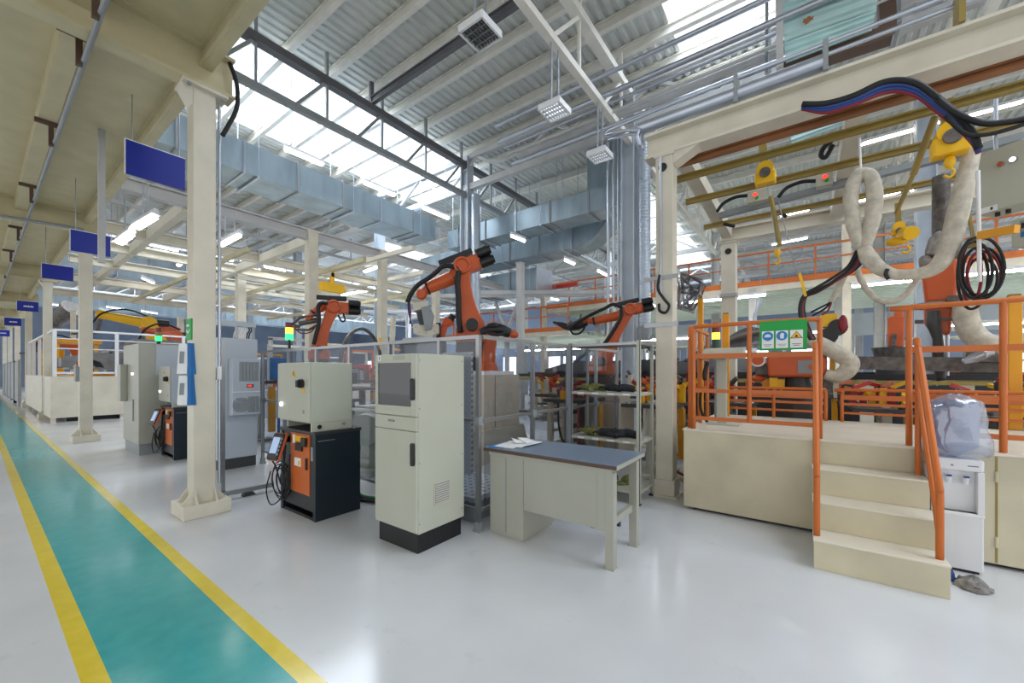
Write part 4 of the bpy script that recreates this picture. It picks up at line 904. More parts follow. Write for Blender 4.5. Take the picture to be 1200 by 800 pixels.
for i, (o, m, r) in enumerate(((0, 'rubber', .026), (4, 'hblue', .02), (7.5, 'hblue', .017), (10.5, 'dred', .019))):
    one('supply_hose', MB().tube(P([(940, 122 + o * .5), (968, 121 + o), (1000, 112 + o), (1030, 98 + o * 1.2), (1052, 94 + o * 1.2), (1075, 98 + o * 1.4), (1098, 114 + o * 1.5), (1122, 135 + o * 1.3), (1140, 156 + o), (1147, 174 + o * .5)], XC + .02 * i), r, 8), m, '%s hose of the bundle arching over to the hanging grey box, %s' % (ORD[i], {'rubber': 'black', 'hblue': 'blue', 'dred': 'red'}[m] + (' and thinner' if i == 2 else '')), 'hose', 'supply hoses to the grey box')
one('supply_hose', MB().tube(P([(1098, 116), (1120, 132), (1150, 144), (1180, 143), (1215, 136)], XC - .05), .024, 8), 'rubber', 'black hose leaving the arched bundle over the grey box', 'hose', 'supply hoses to the grey box')
one('supply_hose', MB().tube(P([(1108, 136), (1130, 156), (1152, 158), (1180, 152), (1215, 140)], XC - .05), .017, 8), 'rubber', 'thin black hose under the other one leaving the arched bundle', 'hose', 'supply hoses to the grey box')
for i, (ry, rx, m, w) in enumerate(((37, 30, 'rubber', 1), (33, 22, 'rubber', -5), (29, 26, 'rubber', 3), (35, 13, 'dred', -9), (28, 22, 'dred', 5), (38, 20, 'rubber', -8), (24, 20, 'rubber', 3))):
    one('cable_coil', MB().tube([at(1146 + w + rx * math.sin(a * .5236) * (1 if math.sin(a * .5236) > 0 else .8), 314 + ry * -math.cos(a * .5236) + 2 * i, X=5.85 + .03 * i + .04 * math.sin(a)) for a in range(13)], .013, 7, 3), m, '%s turn of the coiled cables hanging beside the padded hose, %s' % (ORD[i], {'rubber': 'black', 'hblue': 'blue', 'dred': 'dark red'}[m]), 'cable', 'coiled cables by the padded hose')
one('coil_strap', MB().bar(at(1135, 250, X=5.9), at(1141, 282, X=5.9), .05, .02).bar(at(1141, 278, X=5.9), at(1141, 290, X=5.9), .09, .04), 'olive', 'yellow webbing strap holding the coiled cables', 'strap')
one('hanging_rope', MB().cyl(at(1146, 200, X=5.7), at(1148, 330, X=5.7), .016, n=6), 'paper', 'white cord hanging in front of the coiled cables', 'cord')
# control boxes
def hung_box(px, py0, py1, D, w, dep, m, label):
    """Box whose near vertical edge shows at px; its face runs towards the viewer."""
    c = at(px, py1, D=D); top = at(px, py0, D=D).z; dv = V((-.677, -.767, 0)); nv = V((-.767, .677, 0))
    t = thing('control_box', label, 'control box', (c.x, c.y, c.z), 'hanging control boxes')
    m_ = c + dv * w / 2 - nv * dep / 2
    MB().obox((m_.x, m_.y, (c.z + top) / 2), dv * w / 2, nv * dep / 2, (0, 0, (top - c.z) / 2)).build('housing', m, t, .008)
    return t, c, dv, nv, top


t, c, dv, nv, top = hung_box(1143, 184, 253, 4.4, 1.1, .3, 'grey', 'large light grey control box hanging at the top of the cell')
for s, m in ((.20, 'orange'), (.29, 'whiteled')):
    p = c + dv * s + V((0, 0, (top - c.z) * .72)) + nv * 0.0
    MB().cyl(p, p + nv * .02, .028, n=14).build('ring', 'midgrey', t); MB().cyl(p + nv * .015, p + nv * .03, .022, n=14).build('lamp', m, t)
p = c + dv * .1 + V((0, 0, .03)); MB().obox(p, dv * .07, nv * .006, (0, 0, .03)).build('label_plate', 'paper', t); MB().obox(p + nv * .004 + dv * .03, dv * .008, nv * .006, (0, 0, .015)).build('label_mark', 'black', t)
MB().cyl(c + dv * .08 - nv * .15, c + dv * .08 - nv * .15 + V((0, 0, 1.0)) + V((0, 0, .25)), .02, n=8).build('hanger', 'pipe', t); MB().cyl(c + dv * .8 - nv * .15 + V((0, 0, .5)), c + dv * .8 - nv * .15 + V((0, 0, 1.6)), .02, n=8).build('hanger', 'pipe', t)
for s in (.12, .2): MB().cyl(c + dv * s - nv * .1 - V((0, 0, .04)), c + dv * s - nv * .1, .02, n=10).build('gland', 'black', t)
t, c, dv, nv, top = hung_box(1185, 258, 291, 4.6, .5, .2, 'grey', 'small light grey control box below the large hanging one')
p = c + dv * .12 + V((0, 0, .2)); MB().obox(p, dv * .05, nv * .006, (0, 0, .09)).build('cover', 'midgrey', t); MB().obox(p - V((0, 0, .07)) + nv * .004, dv * .04, nv * .006, (0, 0, .03)).build('switch', 'lblue', t); MB().obox(p + V((0, 0, .03)) + nv * .004, dv * .04, nv * .006, (0, 0, .03)).build('knob', 'black', t)
MB().cyl(c + dv * .2 + V((0, 0, .3)), c + dv * .2 + V((0, 0, 1.4)), .018, n=8).build('hanger', 'pipe', t)
one('boom_arm', MB().bar(at(1148, 276, X=5.7), at(1192, 268, X=5.5), .06, .07), 'amber', 'short yellow arm under the large hanging control box', 'arm')


def hoist(pts, X, label, s=1.0):
    """Yellow balancer: hook plate up to the rail, drum, lower hook."""
    a, b, c = [at(x, y, X=X) for x, y in pts]; t = thing('chain_hoist', label, 'hoist', a, 'yellow hoists under the portal')
    MB().bar(a, b, .06 * s, .09 * s).build('hanger_strap', 'olive', t); h = V((-1, 0, .0)) * .09 * s
    MB().cyl(b - h, b + h, .10 * s, n=18).build('drum', 'yellow', t); MB().obox(b - V((0, 0, .11 * s)), (.08 * s, 0, 0), (0, .12 * s, 0), (0, 0, .08 * s)).build('housing', 'yellow', t, .02)
    MB().cyl(b + h - V((0, 0, .06)), b + h * 1.25 - V((0, 0, .06)), .065 * s, n=16).build('cover_plate', 'iron', t)
    MB().cyl(b, c, .008, n=6).build('chain', 'pipe', t); MB().ball(c, (.04 * s, .04 * s, .06 * s), 10, 6).tube([c - V((0, 0, .05)), c - V((0, .03, .1)), c - V((0, 0, .15)), c - V((0, -.04, .12))], .012, 6).build('hook', 'yellow', t)
    return t


hoist([(893, 165), (897, 200), (911, 296)], 6.4, 'yellow chain hoist hanging from the olive rail near the stout post')
hoist([(1108, 118), (1113, 158), (1113, 190)], 5.8, 'yellow chain hoist just below the arched hose bundle', 1.1)
hoist([(1052, 238), (1053, 266), (1062, 282)], 6.6, 'small yellow balancer beside the upright padded loop', .55)
one('balancer', MB().cyl(at(1058, 274, X=6.6), at(1068, 273, X=6.4), .075, n=16).ball(at(1050, 283, X=6.6), (.08, .1, .05)), 'yellow', 'round yellow balancer drum beside the upright padded loop', 'balancer')
one('lift_rod', MB().cyl(at(1096, 136, X=6.0), at(1070, 205, X=6.2), .032, n=8).cyl(at(1070, 205, X=6.2), at(1050, 250, X=6.4), .022, n=8), 'olive', 'slanting brass coloured rod between the two hoists', 'rod')
one('lift_rod', MB().cyl(at(903, 230, X=6.4), at(914, 288, X=6.4), .028, n=8), 'olive', 'brass coloured rod hanging beneath the first yellow hoist', 'rod')
one('hanging_rope', MB().cyl(at(1006, 128, X=6.0), at(1009, 204, X=6.0), .012, n=6), 'paper', 'white cord from the rail to the upright padded loop', 'cord')
one('lift_chain', MB().tube([at(912, 235, X=6.3), at(926, 290, X=6.3), at(934, 318, X=6.3)], .008, 5), 'alu', 'thin chain running down to the yellow strap hook', 'chain')
one('cable_tray', MB().bar(at(843, 253, X=7.2), at(1200, 160, X=7.2), .10, .08), 'midgrey', 'grey cable tray running beside the signal box', 'tray')
t = thing('signal_box', 'small grey signal box with a red and a green lamp on the cable tray', 'box', at(889, 230, X=7.0)); a, b = at(876, 238, X=7.0), at(903, 221, X=7.0)
MB().box(7.0, 7.15, b.y, a.y, a.z, b.z + .03).build('housing', 'grey', t, .005); MB().cyl((7.0, a.y - .10, b.z - .04), (6.98, a.y - .10, b.z - .04), .024, n=12).build('red_lamp', 'lampred', t); MB().cyl((7.0, a.y - .12, a.z + .05), (6.98, a.y - .12, a.z + .05), .025, n=12).build('green_lamp', 'green', t)
for i, pts in enumerate(([(840, 248), (848, 238), (862, 231), (876, 229)], [(912, 231), (922, 220), (940, 213), (956, 212)], [(848, 262), (856, 264), (861, 265)], [(915, 250), (922, 254)], [(975, 165), (966, 172), (962, 182), (968, 184), (976, 170)])):
    one('tray_cable', MB().tube(P(pts, 7.05 if i < 4 else 6.1), .026, 7), 'rubber', '%s black cable looping at the signal box tray, from the stout post' % ORD[i], 'cable', 'black cables at the cable tray')
t = thing('signal_box', 'second grey signal box with lamps behind the upright padded loop', 'box', at(967, 215, X=7.0)); a, b = at(956, 219, X=7.0), at(976, 201, X=7.0)
MB().box(7.0, 7.15, b.y, a.y, a.z, b.z + .03).build('housing', 'grey', t, .005); MB().cyl((7.0, a.y - .10, b.z - .05), (6.98, a.y - .10, b.z - .05), .024, n=12).build('red_lamp', 'lampred', t); MB().cyl((7.0, a.y - .12, a.z + .06), (6.98, a.y - .12, a.z + .06), .025, n=12).build('green_lamp', 'green', t)

# film wrapped tool behind the stout post
t = thing('wrapped_tool', 'film wrapped tool frame hanging behind the stout cream post', 'tool', at(806, 340, X=5.9))
k = MB()
q = [at(x, y, X=X) for x, y, X in ((792, 318, 5.7), (806, 322, 6.1), (822, 332, 6.1), (818, 345, 6.1), (808, 362, 5.9), (795, 358, 5.7), (797, 340, 5.7))]
for i in range(len(q)): k.cyl(q[i], q[(i + 1) % len(q)], .014, n=6).cyl(q[i] + V((.25, 0, .02)), q[(i + 1) % len(q)] + V((.25, 0, .02)), .014, n=6).cyl(q[i], q[i] + V((.25, 0, .02)), .012, n=6)
k.build('frame', 'iron', t); k = MB()
for i in range(8): k.tube([q[i % 7] + V((.1, .0, 0)), (q[i % 7] + q[(i + 3) % 7]) / 2 + V((.1, .05, random.uniform(-.1, .1))), q[(i + 3) % 7] + V((.1, 0, 0))], .02, 6, 3)
k.build('clamp_arms', 'dbody', t); fl = MB(); vs = []
for i in range(7):
    for h in (-.04, .3): vs.append(q[i] + (q[i] - q[3]) * .04 + V((h, random.uniform(-.03, .03), random.uniform(-.04, .04))))
fl.add(vs, [(2 * i, 2 * ((i + 1) % 7), 2 * ((i + 1) % 7) + 1, 2 * i + 1) for i in range(7)] + [tuple(2 * i for i in range(7))], True); fl.build('plastic_film', 'film', t)
one('tool_bracket', MB().bar(at(770, 318, X=5.2), at(795, 318, X=5.8), .05).bar(at(770, 358, X=5.2), at(796, 357, X=5.8), .05), 'alu', 'pair of bracket arms joining the wrapped tool to the post', 'bracket')

# ================================================================ ROBOTS
class Plane:
    """Upright working plane of a robot arm: through the robot's axis, square to the line of sight towards it."""
    def __init__(s, px, D):
        o = at(px, HY, D=D); s.o = V((o.x, o.y, 0)); s.h = V((o.x, o.y, 0)).normalized(); s.e = V((s.h.y, -s.h.x, 0)); s.n = -s.h; s.D = D; s.k = D / FPX

    def __call__(s, px, py, off=0.0):
        d = at(px, py, D=1) - V((0, 0, EYE)); t = s.o.dot(s.h) / d.dot(s.h)
        return V((0, 0, EYE)) + d * t + s.n * off


def link(mb, a, b, ra, rb, n, w, bow=0.0, seg=12):
    """Cast arm link: round ends of radius ra and rb joined by flanks, w thick along n, flank bowed sideways."""
    a, b = V(a), V(b); d = (b - a).normalized(); s = d.cross(n).normalized(); out = []
    for i in range(seg + 1): an = -PI / 2 + PI * i / seg; out.append(b + (s * -math.sin(an) * -1 + d * math.cos(an)) * rb)
    for i in range(1, 6): f = i / 6; out.append(b + s * rb + (a + s * ra - b - s * rb) * f - s * bow * math.sin(PI * f))
    for i in range(seg + 1): an = PI / 2 + PI * i / seg; out.append(a + (s * math.sin(an) + d * math.cos(an)) * ra)
    for i in range(1, 6): f = i / 6; out.append(a - s * ra + (b - s * rb - a + s * ra) * f + s * bow * .4 * math.sin(PI * f))
    return mb.prism([p - n * w / 2 for p in out], n * w)


def robot(label, pl, sh, el, t0, t1, wr, rr, zbase, hose, lens=1.0, motors=True, level=False):
    """Six axis robot from the pixel places of its joints on its plane. rr: radii in pixels of shoulder, elbow, tube start, tube end, wrist."""
    k = pl.k; n = pl.n; S, E_, A, B, W = pl(*sh), pl(*el), pl(*t0), pl(*t1), pl(*wr)
    t = thing('industrial_robot', label, 'robot', (S.x, S.y, zbase), 'orange industrial robots')
    w = rr[1] * k * 2.0
    m = link(MB(), S, E_, rr[0] * k, rr[1] * k * 1.05, n, w, bow=rr[1] * k * .6); m.build('lower_arm', 'orange', t, .02)
    eb = MB().cyl(E_ - n * w * .62, E_ + n * w * .62, rr[1] * k * 1.12, n=24)
    rg = [E_ + n * w * .66 + (pl.e * math.cos(i * .3142) + V((0, 0, 1)) * math.sin(i * .3142)) * rr[1] * k * .92 for i in range(21)]
    J = eb.build('elbow_joint', 'orange', t, .01); MB().tube(rg, rr[1] * k * .16, 8, 1).build('joint_ring', 'orange', J)
    bk = pl.e.copy() if level else (A - B).normalized(); hs = MB(); c = E_ + bk * rr[1] * k * 1.5; up = bk.cross(n).normalized()
    if up.z < 0: up = -up
    hs.obox(c - up * rr[1] * k * .1, bk * rr[1] * k * 1.0, n * w * .45, up * rr[1] * k * .95); hs.build('elbow_housing', 'orange', t, .03)
    MB().cyl(E_ + (A - E_) * .25, A, rr[2] * k * 1.15, rr[2] * k, 18).cyl(A, B, rr[2] * k, rr[3] * k, 18).build('upper_arm', 'orange', t)
    MB().cyl(B, B + (B - A).normalized() * 2.2 * k, rr[3] * k * 1.12, n=18).build('arm_flange', 'black', t)
    ws = MB(); ws.ball(W, rr[4] * k, 14, 10).cyl(B, W, rr[3] * k * .8, rr[4] * k * .8, 14).cyl(W - n * rr[4] * k * 1.1, W + n * rr[4] * k * 1.1, rr[4] * k * .75, n=16); ws.build('wrist', 'orange', t)
    if motors:
        for j, (u, o) in enumerate(((.75, .3), (-.55, .3), (.1, -.45))):
            c = E_ + bk * rr[1] * k * 2.3 + up * rr[1] * k * u + n * w * o
            MB().cyl(c, c + bk * rr[1] * k * 1.6, rr[1] * k * .66, n=14).cyl(c + bk * rr[1] * k * 1.6, c + bk * rr[1] * k * 1.9, rr[1] * k * .52, n=14).build('motor', 'black', t)
        c = E_ + up * rr[1] * k * 1.5
        MB().obox(c - bk * rr[1] * k * .3, bk * rr[1] * k * 2.3, n * w * .25, up * rr[1] * k * .35).build('cable_guide', 'black', t, .01)
    # carousel and base
    cr = rr[0] * k
    b = MB().cyl(S - n * w * .75, S + n * w * .75, cr * .95, n=22).obox(S - V((0, 0, cr * .7)), pl.e * cr * 1.25, n * w * .7, (0, 0, cr * .55)); b.build('carousel', 'orange', t, .02)
    MB().cyl(V((S.x, S.y, zbase)), V((S.x, S.y, max(zbase + .1, S.z - cr * 1.2))), cr * 1.35, cr * 1.2, 24).build('robot_base', 'charcoal', t)
    MB().cyl(S + n * w * .75, S + n * (w * .75 + .25), cr * .45, n=14).build('motor', 'black', t)
    for i, (h, r, off) in enumerate(hose): MB().tube([pl(x, y, off) for x, y in h], r * k, 9).build('hose', 'rubber', t)
    return t


p2 = Plane(550, 7.8)
k = p2.k
ped = thing('robot_pedestal', 'cream sheet metal pedestal under the biggest orange robot behind the fence', 'pedestal', (5.35, 4.95, 0))
MB().box(4.72, 6.02, 4.28, 5.58, .55, 1.46).build('upper_box', 'beige', ped, .01); MB().prism([(4.72, 5.58, .55), (6.02, 5.58, .55), (6.25, 5.58, 0), (4.6, 5.58, 0)], (0, -1.4, 0)).build('flared_skirt', 'beige', ped)
MB().box(4.8, 5.95, 4.35, 5.5, 1.46, 1.52).build('top_plate', 'paper', ped); MB().box(4.714, 4.722, 4.7, 4.71, .56, 1.45).box(5.3, 5.31, 4.272, 4.28, .56, 1.45).build('panel_seam', 'midgrey', ped)
r2 = robot('biggest orange robot, reaching with a beige gripper over the fence behind the tall cabinet', p2, (553, 383), (541.7, 313.5), (531, 325.5), (502, 337), (494, 345), (15, 9, 8.4, 7.0, 6.4), 1.52,
           [([(538, 321), (534, 316), (527, 314), (519, 315), (513, 320), (503, 328), (491, 336), (483, 346), (479, 356)], 2.8, .16), ([(538, 321), (536.5, 333), (537.5, 352), (538, 375), (540, 391)], 3.3, .25)])
g = MB(); g.add([p2(484, 357, .1), p2(502, 353, .1), p2(503, 361, .1), p2(486, 365, .1), p2(484, 357, -.15), p2(502, 353, -.15), p2(503, 361, -.15), p2(486, 365, -.15)], [(0, 3, 2, 1), (4, 5, 6, 7), (0, 1, 5, 4), (1, 2, 6, 5), (2, 3, 7, 6), (3, 0, 4, 7)])
G = g.build('gripper', 'tooling', r2)
MB().prism([p2(494, 361, .12), p2(504, 359, .12), p2(509, 370, .12), p2(506, 386, .12), p2(499, 388, .12)], p2.n * -.12).build('gripper_plate', 'midgrey', G, .008)
MB().prism([p2(484, 380, .05), p2(500, 378, .05), p2(514, 380, .05), p2(514, 390, .05), p2(502, 396, .05), p2(485, 391, .05)], p2.n * -.25).build('gripper_block', 'tooling', G, .01)
MB().prism([p2(488, 366, .06), p2(496, 364, .06), p2(501, 381, .06), p2(492, 381, .06)], p2.n * -.15).build('gripper_arm', 'dgrey', G)
for x, y in ((488, 384), (492, 390), (508, 383), (510, 389), (502, 383), (500, 391), (505, 366), (507, 379)): MB().cyl(p2(x, y, .12), p2(x, y, .13), .008, n=8).build('bolt', 'black', G)
for i, (m, dx) in enumerate((('hblue', 0), ('dred', 1.2), ('rubber', -1))): MB().tube([p2(480 + dx, 356, .1), p2(481 + dx, 368, .1), p2(482 - dx, 380, .1)], .012, 6).build('air_line', m, G)

p3_ = Plane(722, 7.5)
robot('orange robot stretching its arm out behind the steel shelf unit', p3_, (705, 424), (738, 363), (724, 370), (697, 376), (684, 376), (12, 6.2, 5.6, 4.4, 4.2), 1.1,
      [([(729, 362), (719, 358), (708, 363), (695, 369), (680, 377), (670, 384)], 2.0, .15), ([(728, 364), (727, 374), (718, 390), (708, 405)], 2.2, .22)])
t = thing('welding_gun', 'dark welding gun held out by the robot behind the steel shelf unit', 'tool', p3_(672, 384))
MB().tube([p3_(688, 377), p3_(676, 381), p3_(666, 383), p3_(657, 380), p3_(648, 377)], [.07, .10, .07, .05, .02], 8).build('gun_body', 'black', t); MB().tube([p3_(668, 386), p3_(672, 391), p3_(680, 390), p3_(685, 383), p3_(684, 377)], .02, 7).build('gun_cable', 'rubber', t)
MB().bar(p3_(671, 377), p3_(665, 384), .12, .08).bar(p3_(680, 374), p3_(681, 368), .04).bar(p3_(660, 379), p3_(652, 379), .06).build('gun_actuator', 'iron', t)
one('robot_pedestal', MB().box(6.55, 7.45, 2.62, 3.5, 0, 1.1), 'beige', 'cream pedestal of the robot behind the steel shelf unit', 'pedestal', bevel=.01)

p1_ = Plane(385, 9.3)
robot('orange robot leaning back with a wire welding gun near the slim cream post', p1_, (374, 410), (391, 360), (381, 357), (368, 366), (362, 372), (9, 7.0, 5.2, 4, 4), .9,
      [([(384, 357), (377, 356), (373, 362), (374, 378), (370, 395), (368, 404)], 2.2, .2), ([(402, 368), (404, 376), (400, 377), (396, 370)], 1.0, .15)], level=True)
t = thing('welding_gun', 'lattice framed welding gun in front of the slim cream post', 'tool', p1_(355, 378))
q = [p1_(x, y, o) for x, y, o in ((372, 369, .1), (352, 372, .15), (343, 379, .0), (346, 386, .1), (362, 387, .2), (373, 380, .1))]; fr = MB()
for i in range(6):
    fr.cyl(q[i], q[(i + 1) % 6], .018, n=6).cyl(q[i] - p1_.n * .2, q[(i + 1) % 6] - p1_.n * .2, .018, n=6).cyl(q[i], q[i] - p1_.n * .2, .014, n=6)
fr.build('gun_frame', 'iron', t); MB().cyl(p1_(350, 379), p1_(372, 375), .06, n=10).cyl(p1_(344, 381), p1_(352, 383), .04, n=10).build('transformer', 'iron', t); MB().tube([p1_(345, 383), p1_(352, 390), p1_(364, 389), p1_(370, 382)], .015, 6).build('gun_cable', 'dred', t)
one('robot_pedestal', MB().box(4.3, 5.2, 8.3, 9.3, 0, .9), 'midgrey', 'grey pedestal of the leaning robot by the slim cream post', 'pedestal', bevel=.01)

# small robot and lying robot wrist beside robot 2
p4_ = Plane(524, 9.0)
t = thing('compact_robot', 'compact orange robot folded up beside the beige gripper', 'robot', (p4_.o.x, p4_.o.y, 0))
link(MB(), p4_(516, 398), p4_(523, 376), .08, .07, p4_.n, .14).build('lower_arm', 'orange', t, .01); MB().cyl(p4_(519, 382), p4_(529, 376), .09, n=14).build('upper_arm', 'orange', t); MB().cyl(p4_(527, 376), p4_(531, 369), .075, n=14).build('motor', 'black', t); MB().obox(p4_(514, 388, .08), p4_.e * .05, p4_.n * .04, (0, 0, .18)).build('cable_guide', 'black', t, .01)
MB().cyl(p4_(517, 400), V((p4_(517, 400).x, p4_(517, 400).y, 0)), .12, .2, 16).build('robot_base', 'charcoal', t)
p5_ = Plane(586, 7.3)
t = thing('compact_robot', 'compact robot with a black cable cover lying along the fence top', 'robot', (p5_.o.x, p5_.o.y, 0))
MB().tube([p5_(563, 390), p5_(572, 387), p5_(585, 386), p5_(598, 391)], [.07, .10, .11, .09], 12).build('upper_arm', 'black', t); MB().ball(p5_(578, 382), (.13, .13, .07), 12, 8).build('cable_cover', 'rubber', t); MB().ball(p5_(602, 392), (.11, .09, .07), 12, 8).build('wrist', 'orange', t); MB().tube([p5_(570, 389, .1), p5_(580, 393, .12), p5_(592, 391, .1)], .03, 8).build('hose', 'rubber', t)
MB().cyl(p5_(576, 390), p5_(572, 425), .11, .13, 14).cyl(p5_(572, 425), V((p5_(572, 425).x, p5_(572, 425).y, 1.523)), .16, .2, 14).build('robot_base', 'orange', t)

# right hand robots
pr = Plane(1102, 5.3)
t = thing('handling_robot', 'orange handling robot body hanging behind the sagging padded hose', 'robot', pr(1102, 300))
MB().prism([pr(1083, 306, .2), pr(1121, 303, .2), pr(1124, 330, .2), pr(1120, 356, .2), pr(1084, 357, .2), pr(1080, 330, .2)], pr.n * -.4).build('arm_housing', 'orange', t, .04)
MB().cyl(pr(1084, 308, .22), pr(1084, 308, -.22), .06, n=16).prism([pr(1083, 300, .15), pr(1088, 282, .15), pr(1100, 272, .15), pr(1126, 280, .15), pr(1132, 304, .15)], pr.n * -.3).build('grey_cover', 'rag', t, .03)
MB().cyl(pr(1101, 355), pr(1101, 360), .25, n=22).build('flange', 'midgrey', t); MB().prism([pr(1082, 360, .15), pr(1117, 360, .15), pr(1114, 392, .15), pr(1092, 392, .15), pr(1083, 380, .15)], pr.n * -.3).build('wrist_block', 'orange', t, .03)
MB().bar(pr(1072, 377), pr(1084, 377), .05).build('side_arm', 'iron', t); MB().bar(pr(1090, 375, .18), pr(1124, 376, .18), .02, .03).build('gauge_bar', 'iron', t)
MB().tube([pr(1094, 366, .2), pr(1094, 380, .2), pr(1099, 398, .16), pr(1100, 420, .1), pr(1103, 446, .1)], [.06, .07, .05, .065, .045], 10).build('gun_arm', 'dgrey', t); MB().cyl(pr(1110, 392), pr(1110, 440), .02, n=8).build('gun_rod', 'pipe', t)
MB().cyl(pr(1103, 278), V((pr(1103, 278).x, pr(1103, 278).y, 4.1)), .09, n=12).build('suspension', 'iron', t)
one('padded_hose', MB().tube([pr(x, y, .25) for x, y in ((1129, 352), (1131, 375), (1140, 394), (1158, 405), (1180, 406), (1215, 398))], [.10, .115, .12, .12, .11, .11], 12), 'cloth', 'thick beige padded hose curving past the dispenser handrail', 'hose')
one('cable_clamp', MB().obox(pr(1131, 352, .25), pr.e * .16, pr.n * .1, (0, 0, .035)).obox(pr(1146, 354, .3), pr.e * .06, pr.n * .05, (0, 0, .06)), 'iron', 'dark clamp on the end of the thick padded hose', 'clamp')

ph = Plane(932, 5.75)
t = thing('spot_robot', 'orange robot forearm lying level behind the green safety sign', 'robot', ph(932, 430))
MB().prism([ph(899, 417, .2), ph(962, 415, .2), ph(969, 421, .2), ph(968, 438, .2), ph(960, 442, .2), ph(901, 441, .2)], ph.n * -.4).build('forearm', 'orange', t, .03)
MB().obox(ph(944, 430, .205), ph.e * .09, ph.n * .004, (0, 0, .09)).build('cover_plate', 'midgrey', t); MB().cyl(ph(950, 430, .21), ph(950, 430, .225), .035, n=14).build('cover_knob', 'orange', t)
MB().cyl(ph(889, 422, .15), ph(889, 422, .17), .10, n=20).build('white_ring', 'paper', t); MB().cyl(ph(889, 422, -.15), ph(889, 422, .18), .075, n=20).build('wrist_drum', 'orange', t); MB().bar(ph(886, 433), ph(900, 432), .2, .16).build('wrist_block', 'iron', t); MB().ball(ph(889, 443), (.13, .1, .06)).build('wrist_nose', 'orange', t)
MB().cyl(ph(935, 442), ph(935, 470), .15, .22, 16).cyl(ph(935, 470), V((ph(935, 470).x, ph(935, 470).y, 0)), .3, .36, 16).build('robot_base', 'charcoal', t)
one('padded_hose', MB().tube([ph(x, y, .2) for x, y in ((932, 398), (945, 397), (962, 405), (980, 415), (994, 424), (991, 434), (980, 441), (966, 438))], [.05, .085, .10, .10, .10, .10, .09, .07], 12), 'cloth', 'beige padded hose bulging beside the level orange forearm', 'hose')
t = thing('valve_unit', 'yellow valve unit with black solenoids above the level orange forearm', 'valve', ph(974, 390))
MB().obox(ph(971, 376), ph.e * .09, ph.n * .08, (0, 0, .09)).build('valve_block', 'yellow', t, .01); MB().cyl(ph(981, 384, .1), ph(981, 384, -.1), .11, n=16).cyl(ph(970, 394, .12), ph(970, 394, -.1), .11, n=16).build('solenoid', 'black', t, .01)
MB().bar(ph(976, 398), ph(975, 446), .06).build('yellow_stem', 'yellow', t); MB().ball(ph(987, 380, .1), (.05, .05, .12)).build('red_fitting', 'dred', t); MB().bar(ph(968, 400), ph(966, 425), .05).build('red_stem', 'dred', t)
for i, (x, y, m) in enumerate(((907, 448, 'yellow'), (915, 450, 'yellow'), (898, 450, 'amber'), (971, 452, 'iron'), (978, 452, 'tooling'))): one('clamp_block', MB().obox(ph(x, y, .1 - .05 * i), ph.e * .05, ph.n * .05, (0, 0, .07)).bar(ph(x, y), ph(x + 1, y + 14), .04), m, '%s small clamp block beneath the level orange forearm, from the console side' % ORD[i], 'clamp', 'clamps beneath the forearm')
pf = Plane(1049, 9.15)
t = thing('spot_robot', 'upright orange robot body standing far behind the stair handrails', 'robot', (pf.o.x, pf.o.y, 0))
MB().prism([pf(1040, 374, .2), pf(1044, 371, .2), pf(1060, 371, .2), pf(1059, 407, .2), pf(1040, 407, .2)], pf.n * -.4).build('lower_arm', 'orange', t, .02); MB().prism([pf(1047, 372, .15), pf(1050, 361, .15), pf(1058, 360, .15), pf(1059, 372, .15)], pf.n * -.3).build('elbow', 'orange', t, .03); MB().bar(pf(1048, 392, .22), pf(1047, 406, .22), .08).build('cable_guide', 'iron', t)
MB().cyl(pf(1049, 407), pf(1049, 418), .42, .36, 18).build('carousel', 'iron', t); MB().cyl(pf(1049, 418), V((pf(1049, 418).x, pf(1049, 418).y, 0)), .33, .38, 18).build('robot_base', 'charcoal', t)

# ================================================================ CONVEYORS, CAR BODIES, FIXTURES
def conveyor(x, y0, y1, z, label, leg='tooling', n=6):
    t = thing('conveyor', label, 'conveyor', (x, y0, 0), 'conveyor lines in the cell')
    MB().box(x - .06, x + .06, y0, y1, z - .1, z).build('black_beam', 'black', t); MB().box(x - .05, x + .1, y0, y1, z - .19, z - .12).build('yellow_beam', 'olive', t); MB().box(x + 1.84, x + 1.94, y0, y1, z - .1, z).build('black_beam', 'black', t); MB().box(x, x + 1.94, y0, y1, .22, .3).build('base_frame', 'dgrey', t); MB().box(x + 1.86, x + 1.9, y0, y1, .3, z - .25).build('void_shade_panel', 'charcoal', t)  # dark panel added to stand in for the shaded void under the beam
    for i in range(n):
        y = y0 + .5 + i * (y1 - y0 - 1) / (n - 1); MB().box(x + .0, x + .15, y - .1, y + .1, 0, z - .12).build('leg', leg, t)
        MB().box(x + .05, x + 1.9, y - .06, y + .06, z - .6, z - .5).build('cross_bar', leg, t)
    return t


conveyor(10.4, -8, 7.4, 1.46, 'long black and yellow conveyor line behind the platform', n=12)
conveyor(13.3, -9, 9, 1.5, 'second conveyor line deeper under the pale green mezzanine', 'grey', 10)


